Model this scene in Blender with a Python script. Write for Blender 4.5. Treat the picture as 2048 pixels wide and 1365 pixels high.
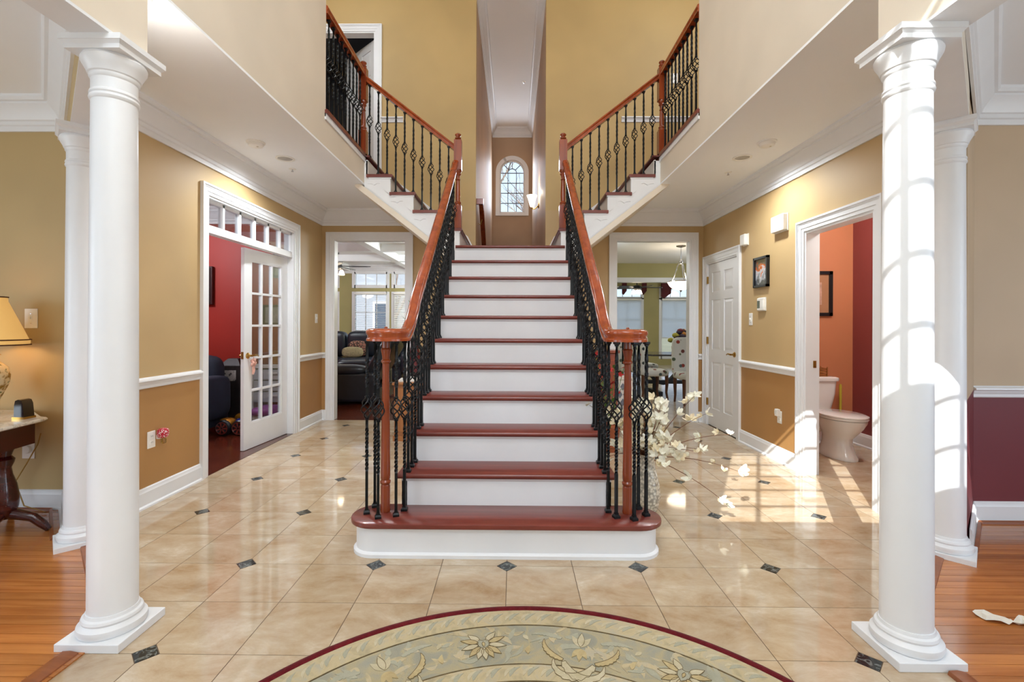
import bpy, bmesh, math, random
from math import sin, cos, pi, radians, sqrt, atan2, hypot
from mathutils import Vector, Matrix

for _o in list(bpy.data.objects):
    bpy.data.objects.remove(_o)
SC = bpy.context.scene
COL = SC.collection
random.seed(7)

# ------------------------------------------------------------------ camera
F_PX, EYE = 952.0, 1.254
cam_data = bpy.data.cameras.new('camera')
cam = bpy.data.objects.new('camera', cam_data)
COL.objects.link(cam)
cam_data.sensor_fit = 'HORIZONTAL'
cam_data.sensor_width = 36.0
cam_data.lens = 36.0 * F_PX / 2048.0
cam_data.shift_x = (1024.0 - 1017.0) / 2048.0
cam_data.shift_y = (650.0 - 682.5) / 2048.0
cam_data.clip_start = 0.02
cam.location = (0, 0, EYE)
_yaw, _roll = radians(0.62), radians(0.2)
cam.matrix_world = (Matrix.Translation((0, 0, EYE)) @ Matrix.Rotation(_yaw, 4, 'Z')
                    @ Matrix.Rotation(radians(90), 4, 'X') @ Matrix.Rotation(_roll, 4, 'Z'))
SC.camera = cam

# ------------------------------------------------------------------ view, sky, sun
SC.view_settings.view_transform = 'Standard'
SC.view_settings.look = 'None'
SC.view_settings.gamma = 1.0
SC.view_settings.exposure = 0.54
SC.cycles.max_bounces = 8
SC.cycles.diffuse_bounces = 7
SC.cycles.glossy_bounces = 3
SC.cycles.transmission_bounces = 4
SC.view_settings.use_curve_mapping = False
world = bpy.data.worlds.new('world')
SC.world = world
world.use_nodes = True
_bg = world.node_tree.nodes['Background']
_bg.inputs['Color'].default_value = (0.62, 0.78, 1.0, 1)
_bg.inputs['Strength'].default_value = 1.1

def add_light(name, kind, loc, energy, color=(1, 1, 1), **kw):
    d = bpy.data.lights.new(name, kind)
    d.energy = energy
    d.color = color
    for k, v in kw.items():
        if k not in ('rot', 'target'):
            setattr(d, k, v)
    o = bpy.data.objects.new(name, d)
    COL.objects.link(o)
    o.location = loc
    if 'target' in kw:
        v = Vector(kw['target']) - Vector(loc)
        o.rotation_euler = v.to_track_quat('-Z', 'Y').to_euler()
    return o

SUN_DIR = Vector((0.456 * 0.808, 0.89 * 0.808, -0.589))
add_light('sun', 'SUN', (0, -6, 8), 6.0, (1.0, 0.97, 0.92), angle=radians(0.2),
          target=tuple(Vector((0, -6, 8)) + SUN_DIR))
# area lights inside the windows, added in place of daylight; side-room windows unseen
DAY = (0.76, 0.89, 1.0)
add_light('foyer_window_daylight', 'AREA', (-.04, -1.2, 4.2), 48, DAY, shape='RECTANGLE', size=1.8, size_y=1.6, target=(-.04, 3, 3.6))
for s in (-1, 1):
    add_light('front_room_fill', 'AREA', (s * 3.35, -1.2, 1.5), 11, DAY, shape='RECTANGLE', size=2.0, size_y=1.6, target=(s * 3.35, 3, 1.4))
    add_light('side_room_fill', 'AREA', (s * 5.1, .45, 1.5), 28, DAY, shape='RECTANGLE', size=1.6, size_y=1.6, target=(0, .9, 1.4))
add_light('stairwell_window_daylight', 'AREA', (-.045, 10.83 - .08, 4.4), 14, (.8, .88, 1.0), shape='RECTANGLE', size=.5, size_y=1.1, target=(-.045, 6, 3.8))

# ------------------------------------------------------------------ helpers
def lin(c):
    c = c / 255.0
    return c / 12.92 if c <= 0.04045 else ((c + 0.055) / 1.055) ** 2.4

def rgb(r, g, b):
    return (lin(r), lin(g), lin(b), 1.0)

class NT:
    def __init__(self, name):
        self.m = bpy.data.materials.new(name)
        self.m.use_nodes = True
        self.t = self.m.node_tree
        self.b = self.t.nodes['Principled BSDF']
    def n(self, kind, **kw):
        nd = self.t.nodes.new(kind)
        for k, v in kw.items():
            if hasattr(nd, k):
                setattr(nd, k, v)
            else:
                nd.inputs[k].default_value = v
        return nd
    def l(self, a, b):
        self.t.links.new(a, b)
    def mix(self, fac, c1, c2, blend='MIX'):
        nd = self.t.nodes.new('ShaderNodeMix')
        nd.data_type = 'RGBA'
        nd.blend_type = blend
        for sock, v in ((nd.inputs[0], fac), (nd.inputs[6], c1), (nd.inputs[7], c2)):
            if hasattr(v, 'node'):
                self.l(v, sock)
            else:
                sock.default_value = v
        return nd.outputs[2]
    def ramp(self, fac, stops):
        nd = self.t.nodes.new('ShaderNodeValToRGB')
        el = nd.color_ramp.elements
        while len(el) < len(stops):
            el.new(0.5)
        for e, (p, c) in zip(el, stops):
            e.position = p
            e.color = c if len(c) == 4 else (*c, 1)
        self.l(fac, nd.inputs[0])
        return nd.outputs[0]
    def base(self, v):
        if hasattr(v, 'node'):
            self.l(v, self.b.inputs['Base Color'])
        else:
            self.b.inputs['Base Color'].default_value = v
    def bump(self, h, strength=0.1, dist=0.01):
        nd = self.n('ShaderNodeBump')
        nd.inputs['Strength'].default_value = strength
        nd.inputs['Distance'].default_value = dist
        self.l(h, nd.inputs['Height'])
        self.l(nd.outputs[0], self.b.inputs['Normal'])

def coord(nt, scale=(1, 1, 1), kind='Object', rnd=False, rot=(0, 0, 0)):
    if kind == 'Position':
        src = nt.n('ShaderNodeNewGeometry').outputs['Position']
    else:
        src = nt.n('ShaderNodeTexCoord').outputs[kind]
    mp = nt.n('ShaderNodeMapping')
    mp.inputs['Scale'].default_value = scale
    mp.inputs['Rotation'].default_value = rot
    nt.l(src, mp.inputs['Vector'])
    if rnd:
        oi = nt.n('ShaderNodeObjectInfo')
        mul = nt.n('ShaderNodeMath', operation='MULTIPLY')
        nt.l(oi.outputs['Random'], mul.inputs[0])
        mul.inputs[1].default_value = 37.0
        cmb = nt.n('ShaderNodeCombineXYZ')
        for i in range(3):
            nt.l(mul.outputs[0], cmb.inputs[i])
        nt.l(cmb.outputs[0], mp.inputs['Location'])
    return mp.outputs[0]

def plain(name, c, rough=0.5, metal=0.0, var=0.06, scale=6.0, spec=0.5, bump=0.0, coat=0.0, sheen=0.0):
    nt = NT(name)
    v = coord(nt)
    nz = nt.n('ShaderNodeTexNoise')
    nz.inputs['Scale'].default_value = scale
    nz.inputs['Detail'].default_value = 4
    nt.l(v, nz.inputs['Vector'])
    a = tuple(max(0, x * (1 - var)) for x in c[:3]) + (1,)
    b = tuple(min(1, x * (1 + var)) for x in c[:3]) + (1,)
    nt.base(nt.ramp(nz.outputs['Fac'], [(0.3, a), (0.7, b)]))
    nt.b.inputs['Roughness'].default_value = rough
    nt.b.inputs['Metallic'].default_value = metal
    nt.b.inputs['Specular IOR Level'].default_value = spec
    nt.b.inputs['Coat Weight'].default_value = coat
    nt.b.inputs['Coat Roughness'].default_value = 0.08
    nt.b.inputs['Sheen Weight'].default_value = sheen
    if bump:
        n2 = nt.n('ShaderNodeTexNoise')
        n2.inputs['Scale'].default_value = scale * 14
        nt.l(v, n2.inputs['Vector'])
        nt.bump(n2.outputs['Fac'], bump, 0.004)
    return nt.m

def paint(name, up, low=None, split=0.85, rough=0.55):
    nt = NT(name)
    v = coord(nt, kind='Position')
    nz = nt.n('ShaderNodeTexNoise')
    nz.inputs['Scale'].default_value = 1.6
    nt.l(v, nz.inputs['Vector'])
    c = up
    if low:
        sp = nt.n('ShaderNodeSeparateXYZ')
        nt.l(nt.n('ShaderNodeNewGeometry').outputs['Position'], sp.inputs[0])
        gt = nt.n('ShaderNodeMath', operation='GREATER_THAN')
        nt.l(sp.outputs[2], gt.inputs[0])
        gt.inputs[1].default_value = split
        c = nt.mix(gt.outputs[0], low, up)
    nt.base(nt.mix(nt.ramp(nz.outputs['Fac'], [(0.35, (0, 0, 0)), (0.65, (0.10, 0.10, 0.10))]), c, (0, 0, 0, 1), 'MULTIPLY'))
    nt.b.inputs['Roughness'].default_value = rough
    n2 = nt.n('ShaderNodeTexNoise')
    n2.inputs['Scale'].default_value = 160
    nt.l(v, n2.inputs['Vector'])
    nt.bump(n2.outputs['Fac'], 0.06, 0.002)
    return nt.m

def wood(name, dark, light, axis=0, rough=0.3, grain=1.0, rnd=True, coat=0.0, var=0.0, kind='Object'):
    nt = NT(name)
    sc = [30.0 * grain] * 3
    sc[axis] = 1.6 * grain
    v = coord(nt, tuple(sc), kind=kind, rnd=rnd)
    nz = nt.n('ShaderNodeTexNoise')
    nz.inputs['Scale'].default_value = 1.0
    nz.inputs['Detail'].default_value = 6
    nz.inputs['Roughness'].default_value = 0.65
    nz.inputs['Distortion'].default_value = 0.6
    nt.l(v, nz.inputs['Vector'])
    c = nt.ramp(nz.outputs['Fac'], [(0.28, dark), (0.72, light)])
    if var:
        oi = nt.n('ShaderNodeObjectInfo')
        g = nt.ramp(oi.outputs['Random'], [(0.0, (1 - var,) * 3), (1.0, (1.0,) * 3)])
        c = nt.mix(1.0, c, g, 'MULTIPLY')
    nt.base(c)
    nt.b.inputs['Roughness'].default_value = rough
    nt.b.inputs['Coat Weight'].default_value = coat
    nt.b.inputs['Coat Roughness'].default_value = 0.1
    nt.bump(nz.outputs['Fac'], 0.05, 0.002)
    return nt.m

def emit(name, c, s, base=None):
    nt = NT(name)
    nt.base(base or c)
    nt.b.inputs['Emission Color'].default_value = c
    nt.b.inputs['Emission Strength'].default_value = s
    nt.b.inputs['Roughness'].default_value = 0.4
    return nt.m

def glass_mat(name, tint=(0.95, 0.98, 1.0, 1), gloss=0.08, rough=0.02):
    nt = NT(name)
    nt.t.nodes.remove(nt.b)
    out = nt.t.nodes['Material Output']
    tr = nt.n('ShaderNodeBsdfTransparent')
    tr.inputs[0].default_value = tint
    gl = nt.n('ShaderNodeBsdfGlossy')
    gl.inputs['Roughness'].default_value = rough
    lw = nt.n('ShaderNodeLayerWeight')
    lw.inputs['Blend'].default_value = 0.25
    mu = nt.n('ShaderNodeMath', operation='MULTIPLY_ADD')
    nt.l(lw.outputs['Fresnel'], mu.inputs[0])
    mu.inputs[1].default_value = 0.6
    mu.inputs[2].default_value = gloss * 0.4
    mx = nt.n('ShaderNodeMixShader')
    nt.l(mu.outputs[0], mx.inputs[0])
    nt.l(tr.outputs[0], mx.inputs[1])
    nt.l(gl.outputs[0], mx.inputs[2])
    nt.l(mx.outputs[0], out.inputs[0])
    return nt.m

# ---- mesh builder -----------------------------------------------------------
class MB:
    def __init__(self):
        self.v, self.f = [], []
    def add(self, vs, fs):
        o = len(self.v)
        self.v += [tuple(p) for p in vs]
        self.f += [tuple(i + o for i in f) for f in fs]
        return self
    def box(self, x0, x1, y0, y1, z0, z1):
        if x0 > x1: x0, x1 = x1, x0
        if y0 > y1: y0, y1 = y1, y0
        if z0 > z1: z0, z1 = z1, z0
        return self.add([(x0, y0, z0), (x1, y0, z0), (x1, y1, z0), (x0, y1, z0),
                         (x0, y0, z1), (x1, y0, z1), (x1, y1, z1), (x0, y1, z1)],
                        [(0, 3, 2, 1), (4, 5, 6, 7), (0, 1, 5, 4), (1, 2, 6, 5), (2, 3, 7, 6), (3, 0, 4, 7)])
    def cbox(self, c, s, rz=0.0):
        o = len(self.v)
        self.box(-s[0] / 2, s[0] / 2, -s[1] / 2, s[1] / 2, -s[2] / 2, s[2] / 2)
        for i in range(o, len(self.v)):
            x, y, z = self.v[i]
            self.v[i] = (c[0] + x * cos(rz) - y * sin(rz), c[1] + x * sin(rz) + y * cos(rz), c[2] + z)
        return self
    def prism(self, poly, a0, a1, axis='z'):
        n = len(poly)
        def P(p, a):
            return {'z': (p[0], p[1], a), 'y': (p[0], a, p[1]), 'x': (a, p[0], p[1])}[axis]
        vs = [P(p, a0) for p in poly] + [P(p, a1) for p in poly]
        fs = [tuple(range(n))[::-1], tuple(range(n, 2 * n))]
        fs += [(i, (i + 1) % n, n + (i + 1) % n, n + i) for i in range(n)]
        return self.add(vs, fs)
    def lathe(self, prof, c=(0, 0, 0), n=32, cap=True):
        vs, fs = [], []
        for r, z in prof:
            for k in range(n):
                a = 2 * pi * k / n
                vs.append((c[0] + r * cos(a), c[1] + r * sin(a), c[2] + z))
        for i in range(len(prof) - 1):
            for k in range(n):
                k2 = (k + 1) % n
                fs.append((i * n + k, i * n + k2, (i + 1) * n + k2, (i + 1) * n + k))
        if cap:
            fs.append(tuple(range(n))[::-1])
            m = (len(prof) - 1) * n
            fs.append(tuple(range(m, m + n)))
        return self.add(vs, fs)
    def tube(self, path, r, n=6, closed=False, cap=True):
        P = [Vector(p) for p in path]
        m = len(P)
        R = r if isinstance(r, (list, tuple)) else [r] * m
        T = []
        for i in range(m):
            if closed:
                t = P[(i + 1) % m] - P[i - 1]
            else:
                t = P[min(i + 1, m - 1)] - P[max(i - 1, 0)]
            T.append(t.normalized() if t.length > 1e-9 else Vector((0, 0, 1)))
        u = T[0].orthogonal().normalized()
        vs, fs = [], []
        for i in range(m):
            u = (u - T[i] * u.dot(T[i]))
            u = u.normalized() if u.length > 1e-6 else T[i].orthogonal().normalized()
            w = T[i].cross(u)
            for k in range(n):
                a = 2 * pi * k / n + pi / n
                vs.append(P[i] + (u * cos(a) + w * sin(a)) * R[i])
        for i in range(m if closed else m - 1):
            j = (i + 1) % m
            for k in range(n):
                k2 = (k + 1) % n
                fs.append((i * n + k, i * n + k2, j * n + k2, j * n + k))
        if cap and not closed:
            fs.append(tuple(range(n))[::-1])
            fs.append(tuple(range((m - 1) * n, m * n)))
        return self.add(vs, fs)
    def sweep(self, prof, path, closed=False, cap=True):
        """profile (u = to the right of travel, w = up) swept along a path, mitred, up stays world z"""
        P = [Vector(p) for p in path]
        m, n = len(P), len(prof)
        vs, fs = [], []
        for i in range(m):
            if closed:
                d0, d1 = P[i] - P[i - 1], P[(i + 1) % m] - P[i]
            else:
                d0 = P[i] - P[i - 1] if i > 0 else P[1] - P[0]
                d1 = P[i + 1] - P[i] if i < m - 1 else P[i] - P[i - 1]
            h0, h1 = Vector((d0.x, d0.y)).normalized(), Vector((d1.x, d1.y)).normalized()
            r0, r1 = Vector((h0.y, -h0.x)), Vector((h1.y, -h1.x))
            r = r0 + r1
            r = r / max(0.3, 1 + r0.dot(r1))
            for u, w in prof:
                vs.append((P[i].x + r.x * u, P[i].y + r.y * u, P[i].z + w))
        for i in range(m if closed else m - 1):
            j = (i + 1) % m
            for k in range(n):
                k2 = (k + 1) % n
                fs.append((i * n + k, j * n + k, j * n + k2, i * n + k2))
        if cap and not closed:
            fs.append(tuple(range(n)))
            fs.append(tuple(range((m - 1) * n, m * n))[::-1])
        return self.add(vs, fs)
    def blob(self, c, s, n=16, m=10, e=1.0, ez=1.0):
        """superellipsoid: rounded cushion-like body"""
        def sg(v, p):
            return math.copysign(abs(v) ** p, v)
        vs, fs = [], []
        for i in range(m + 1):
            ph = -pi / 2 + pi * i / m
            for k in range(n):
                th = 2 * pi * k / n
                vs.append((c[0] + s[0] * sg(cos(ph), ez) * sg(cos(th), e), c[1] + s[1] * sg(cos(ph), ez) * sg(sin(th), e),
                           c[2] + s[2] * sg(sin(ph), ez)))
        for i in range(m):
            for k in range(n):
                k2 = (k + 1) % n
                fs.append((i * n + k, i * n + k2, (i + 1) * n + k2, (i + 1) * n + k))
        return self.add(vs, fs)
    def xform(self, fn, start=0):
        for i in range(start, len(self.v)):
            self.v[i] = tuple(fn(*self.v[i]))
        return self
    def mesh(self, name, mat, smooth=None):
        me = bpy.data.meshes.new(name)
        me.from_pydata(self.v, [], self.f)
        bm = bmesh.new()
        bm.from_mesh(me)
        bmesh.ops.remove_doubles(bm, verts=bm.verts, dist=1e-6)
        bmesh.ops.recalc_face_normals(bm, faces=bm.faces)
        bm.to_mesh(me)
        bm.free()
        if mat:
            me.materials.append(mat)
        if smooth is not None:
            me.polygons.foreach_set('use_smooth', [True] * len(me.polygons))
            me.set_sharp_from_angle(angle=radians(smooth))
        return me
    def build(self, name, mat, parent=None, smooth=None, local=False, bevel=0.0, **tags):
        org = Vector((0, 0, 0))
        if parent is None:
            xs, ys, zs = zip(*self.v)
            org = Vector(((min(xs) + max(xs)) / 2, (min(ys) + max(ys)) / 2, min(zs)))
        elif not local:
            p = parent
            while p is not None:
                org = org + p.location
                p = p.parent
        if org.length:
            self.v = [(x - org.x, y - org.y, z - org.z) for x, y, z in self.v]
        me = self.mesh(name, mat, smooth)
        o = bpy.data.objects.new(name, me)
        COL.objects.link(o)
        if parent is None:
            o.location = org
        else:
            o.parent = parent
        if bevel:
            md = o.modifiers.new('bevel', 'BEVEL')
            md.width = bevel
            md.segments = 2
            md.limit_method = 'ANGLE'
            md.angle_limit = radians(40)
        return tag(o, **tags)

def tag(o, label=None, cat=None, group=None, kind=None):
    if label: o['label'] = label
    if cat: o['category'] = cat
    if group: o['group'] = group
    if kind: o['kind'] = kind
    return o

def thing(name, loc=(0, 0, 0), label=None, cat=None, group=None, kind=None, rz=0.0, parent=None):
    o = bpy.data.objects.new(name, None)
    o.empty_display_size = 0.1
    COL.objects.link(o)
    o.location = loc
    o.rotation_euler = (0, 0, rz)
    if parent: o.parent = parent
    return tag(o, label, cat, group, kind)

def inst(me, name, loc=(0, 0, 0), parent=None, rz=0.0, rot=None, scale=None, **tags):
    o = bpy.data.objects.new(name, me)
    COL.objects.link(o)
    o.location = loc
    o.rotation_euler = rot or (0, 0, rz)
    if scale: o.scale = scale if hasattr(scale, '__len__') else (scale,) * 3
    if parent: o.parent = parent
    return tag(o, **tags)

def copy_tree(o, parent=None):
    c = o.copy()
    COL.objects.link(c)
    c.parent = parent
    for ch in list(o.children):
        copy_tree(ch, c)
    return c

def wall_mb(axis, p0, p1, u0, u1, z0, z1, holes=()):
    """wall slab; axis 'x': normal along x (u = y); axis 'y': normal along y (u = x)"""
    m = MB()
    us = sorted({u0, u1, *[h[0] for h in holes], *[h[1] for h in holes]})
    zs = sorted({z0, z1, *[h[2] for h in holes], *[h[3] for h in holes]})
    us = [u for u in us if u0 <= u <= u1]
    zs = [z for z in zs if z0 <= z <= z1]
    for a, b in zip(us, us[1:]):
        run = None
        for c, d in zip(zs, zs[1:]):
            um, zm = (a + b) / 2, (c + d) / 2
            if any(h[0] < um < h[1] and h[2] < zm < h[3] for h in holes):
                if run: (m.box(p0, p1, a, b, *run) if axis == 'x' else m.box(a, b, p0, p1, *run))
                run = None
            else:
                run = (run[0], d) if run else (c, d)
        if run: (m.box(p0, p1, a, b, *run) if axis == 'x' else m.box(a, b, p0, p1, *run))
    return m

def struct(mb, name, mat, label, cat, **kw):
    return mb.build(name, mat, label=label, cat=cat, kind='structure', **kw)

# ------------------------------------------------------------------ materials
M = {}
M['trim'] = plain('white_trim_paint', rgb(233, 234, 236), 0.38, var=0.015)
M['ceil'] = plain('ceiling_paint', rgb(246, 248, 250), 0.7, var=0.012, scale=2)
M['gold'] = paint('hall_gold_paint', rgb(198, 168, 120), rgb(180, 134, 80), 0.85)
M['upper'] = paint('foyer_gold_paint', rgb(198, 168, 112))
M['beige'] = paint('foyer_beige_paint', rgb(230, 218, 200))
M['livl'] = paint('living_room_olive_paint', rgb(192, 166, 116))
M['dinr'] = paint('dining_room_paint', rgb(202, 178, 148), rgb(118, 50, 56), 0.85)
M['nook'] = paint('stairwell_shaded_gold_paint', rgb(190, 160, 130))  # hall gold paint with cool stairwell shade put into the colour
M['redw'] = paint('study_red_paint', rgb(148, 30, 12))
M['olive'] = paint('family_room_olive_paint', rgb(178, 168, 112))
M['orange'] = paint('powder_room_orange_paint', rgb(200, 126, 86))
M['burg'] = paint('powder_room_burgundy_paint', rgb(140, 66, 66))
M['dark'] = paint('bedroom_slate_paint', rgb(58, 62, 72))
M['rail'] = wood('cherry_handrail', rgb(126, 48, 16), rgb(174, 80, 34), 2, 0.22, 0.5, coat=0.4)
M['newel'] = wood('cherry_newel', rgb(112, 42, 18), rgb(158, 72, 32), 2, 0.25, 0.6, coat=0.4)
M['tread'] = wood('red_oak_tread', rgb(98, 38, 32), rgb(132, 60, 48), 0, 0.3, 0.7, coat=0.25)
M['iron'] = plain('black_wrought_iron', rgb(34, 36, 38), 0.38, 0.7, var=0.25, scale=40, bump=0.1)
M['plank'] = wood('oak_floor_plank', rgb(164, 92, 40), rgb(212, 136, 70), 0, 0.24, 0.8, coat=0.3, var=0.3)
M['plank_dark'] = wood('dark_cherry_floor', rgb(70, 28, 16), rgb(110, 50, 28), 0, 0.22, 0.8, coat=0.3, var=0.25)
M['reducer'] = wood('oak_threshold', rgb(116, 60, 28), rgb(156, 90, 48), 0, 0.3, 0.8)
M['mahog'] = wood('mahogany', rgb(44, 10, 10), rgb(78, 22, 18), 0, 0.22, 0.6, coat=0.4)
M['oak'] = wood('honey_oak_cabinet', rgb(138, 84, 40), rgb(178, 116, 62), 2, 0.35, 0.6)
M['brass'] = plain('polished_brass', rgb(190, 150, 80), 0.22, 1.0)
M['chrome'] = plain('polished_chrome', rgb(200, 200, 205), 0.15, 1.0)
M['plastic'] = plain('white_plastic', rgb(238, 236, 230), 0.35, var=0.01)
M['porcelain'] = plain('white_porcelain', rgb(240, 238, 232), 0.08, var=0.01, coat=0.5)
M['black'] = plain('black_satin', rgb(22, 22, 24), 0.35)
M['glass'] = glass_mat('window_glass')
M['leather'] = plain('navy_leather', rgb(30, 36, 46), 0.32, var=0.2, scale=9, bump=0.15)
M['lampglass'] = emit('frosted_lamp_glass', (1.0, 0.86, 0.66, 1), 5.0)
M['canlight'] = plain('recessed_light_lens', rgb(176, 172, 164), 0.4)

def tile_mat():
    nt = NT('polished_travertine_tile')
    v = coord(nt, (1, 1, 1), 'Object', rnd=True)
    mp = nt.n('ShaderNodeMapping')
    mp.inputs['Scale'].default_value = (3.0, 5.5, 4.0)
    mp.inputs['Rotation'].default_value = (0, 0, 0.5)
    nt.l(v, mp.inputs['Vector'])
    n1 = nt.n('ShaderNodeTexNoise')
    n1.inputs['Scale'].default_value = 1.0
    n1.inputs['Detail'].default_value = 8
    n1.inputs['Roughness'].default_value = 0.72
    n1.inputs['Distortion'].default_value = 0.35
    nt.l(mp.outputs[0], n1.inputs['Vector'])
    c = nt.ramp(n1.outputs['Fac'], [(0.30, rgb(172, 140, 104)), (0.44, rgb(190, 166, 136)), (0.56, rgb(199, 179, 152)), (0.64, rgb(208, 191, 167)), (0.74, rgb(226, 216, 200))])
    oi = nt.n('ShaderNodeObjectInfo')
    g = nt.ramp(oi.outputs['Random'], [(0.0, (0.90, 0.89, 0.87)), (1.0, (1.0, 1.0, 1.0))])
    nt.base(nt.mix(1.0, c, g, 'MULTIPLY'))
    nt.b.inputs['Roughness'].default_value = 0.06
    nt.b.inputs['Specular IOR Level'].default_value = 0.8
    return nt.m
M['tile'] = tile_mat()

def marble(name, a, b, vein, rough, sc=9):
    nt = NT(name)
    v = coord(nt, (1, 1, 1), 'Object', rnd=True)
    n1 = nt.n('ShaderNodeTexNoise')
    n1.inputs['Scale'].default_value = sc
    n1.inputs['Detail'].default_value = 9
    n1.inputs['Distortion'].default_value = 1.6
    nt.l(v, n1.inputs['Vector'])
    nt.base(nt.ramp(n1.outputs['Fac'], [(0.3, a), (0.5, b), (0.56, vein), (0.62, b)]))
    nt.b.inputs['Roughness'].default_value = rough
    return nt.m
M['inset'] = marble('black_marble_inset', rgb(24, 28, 28), rgb(44, 48, 48), rgb(120, 124, 120), 0.08, 24)
M['marble'] = marble('white_marble_top', rgb(226, 222, 214), rgb(236, 233, 226), rgb(200, 194, 184), 0.12)
M['grout'] = plain('tile_grout', rgb(96, 76, 58), 0.8)
M['ktile'] = plain('kitchen_tile', rgb(196, 180, 160), 0.18, var=0.12, scale=5)

# ------------------------------------------------------------------ key dimensions
WL, WR, YB, CE, TOP = -2.51, 2.46, 6.2, 2.745, 5.72
FL, FR = -1.60, 1.55
XC = -0.04
FRONT = -1.3
LIVY, DINY = 3.17, 3.08
BEAM = 2.36
UP = 3.04
CORL, CORR, CORY = -0.50, 0.41, 10.83

# ------------------------------------------------------------------ tiled hall floor
TS, TX0, TY0, DI, GAP = 0.3403, -0.031, 2.472, 0.052, 0.0016
def clip_rect(poly, x0, x1, y0, y1):
    for ax, lim, sg in ((0, x0, 1), (0, x1, -1), (1, y0, 1), (1, y1, -1)):
        out = []
        for i in range(len(poly)):
            a, b = poly[i - 1], poly[i]
            ia, ib = (a[ax] - lim) * sg >= 0, (b[ax] - lim) * sg >= 0
            if ia != ib:
                t = (lim - a[ax]) / (b[ax] - a[ax])
                out.append((a[0] + t * (b[0] - a[0]), a[1] + t * (b[1] - a[1])))
            if ib: out.append(b)
        poly = out
        if not poly: break
    return poly
_tilecache = {}
def tile_poly(i, j):
    ci, cj = (0 if i % 2 == 0 else 1), (0 if j % 2 == 0 else 1)
    g = GAP
    corners = [(0, 0), (1, 0), (1, 1), (0, 1)]
    pts = []
    for k, (a, b) in enumerate(corners):
        p = (g + a * (TS - 2 * g), g + b * (TS - 2 * g))
        if (a, b) == (ci, cj):
            prv, nxt = corners[k - 1], corners[(k + 1) % 4]
            for q in (prv, nxt):
                dx, dy = q[0] - a, q[1] - b
                pts.append((p[0] + dx * DI, p[1] + dy * DI))
        else:
            pts.append(p)
    return pts, (ci, cj)
def lay_tiles(root, xr, yr, matname, skip=lambda x, y: False, diamonds=True, rest=None):
    i0, i1 = math.floor((xr[0] - TX0) / TS), math.ceil((xr[1] - TX0) / TS)
    j0, j1 = math.floor((yr[0] - TY0) / TS), math.ceil((yr[1] - TY0) / TS)
    for i in range(i0, i1):
        for j in range(j0, j1):
            ox, oy = TX0 + i * TS, TY0 + j * TS
            if skip(ox + TS / 2, oy + TS / 2): continue
            poly, key = tile_poly(i, j)
            cl = clip_rect(poly, xr[0] - ox, xr[1] - ox, yr[0] - oy, yr[1] - oy)
            if len(cl) < 3: continue
            A = abs(sum(cl[k - 1][0] * cl[k][1] - cl[k][0] * cl[k - 1][1] for k in range(len(cl)))) / 2
            if A < 0.0006: continue
            whole = len(cl) == 5 and A > TS * TS * 0.95
            if rest is not None and oy + TS < 0.8:
                rest.prism([(x + ox, y + oy) for x, y in cl], -0.012, 0.0)
                continue
            if whole:
                k2 = (matname, key)
                if k2 not in _tilecache:
                    _tilecache[k2] = MB().prism([(x - TS / 2, y - TS / 2) for x, y in poly], -0.012, 0.0).mesh('tile', M[matname])
                inst(_tilecache[k2], 'tile', (ox + TS / 2, oy + TS / 2, 0), root)
            else:
                me = MB().prism([(x - TS / 2, y - TS / 2) for x, y in cl], -0.012, 0.0).mesh('tile', M[matname])
                inst(me, 'tile', (ox + TS / 2, oy + TS / 2, 0), root)
    if diamonds:
        dm = MB().prism([(DI - GAP, 0), (0, DI - GAP), (-DI + GAP, 0), (0, -DI + GAP)], -0.012, 0.0).mesh('diamond_inset', M['inset'])
        for i in range(i0, i1 + 1):
            for j in range(j0, j1 + 1):
                if i % 2 or j % 2: continue
                x, y = TX0 + i * TS, TY0 + j * TS
                if xr[0] + .03 < x < xr[1] - .03 and yr[0] + .03 < y < yr[1] - .03 and not skip(x, y):
                    inst(dm, 'diamond_inset', (x, y, 0), root)

floor = thing('floor', (0, 0, 0), 'polished cream travertine hall floor with small black diamond insets', 'floor', kind='structure')
MB().box(WL, WR + .11, FRONT, YB + .11, -0.08, -0.0015).build('grout_bed', M['grout'], floor)
def _skip(x, y):
    if x < -1.9 and y < -x - 0.35: return True
    if x > 1.85 and y < x - 0.28: return True
    return y > 3.2 and -0.5 < x < 0.42
_rest = MB()
lay_tiles(floor, (WL, WR), (FRONT, YB + .0), 'tile', _skip, True, _rest)
_rest.build('tile_field', M['tile'], floor, kind='stuff')
kfloor = thing('floor_kitchen', (0, 0, 0), 'grey beige tiled kitchen floor beyond the right doorway', 'floor', kind='structure')
MB().box(0.53, 6.5, YB + .11, 15.0, -0.08, -0.002).build('grout_bed', M['ktile'], kfloor)
lay_tiles(kfloor, (1.2, 4.2), (YB + .0, 9.3), 'ktile', lambda x, y: x > 0.56 * y, False)
pfloor = MB().box(WR + .005, 3.75, 3.15, 5.2, -0.05, -0.0005)
struct(pfloor, 'floor_powder_room', M['tile'], 'cream tile floor of the powder room under the toilet', 'floor')
_fx = MB().box(-6.2, -0.6, YB + .005, 12.1, -0.05, 0.003)
struct(_fx, 'floor_family_room', M['plank_dark'], 'dark red wood floor of the family room beyond the left doorway', 'floor')
_fx = MB().box(-6.2, WL - .002, 3.25, 6.15, -0.05, 0.003)
struct(_fx, 'floor_study', M['plank_dark'], 'dark glossy wood floor of the red study', 'floor')

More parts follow.
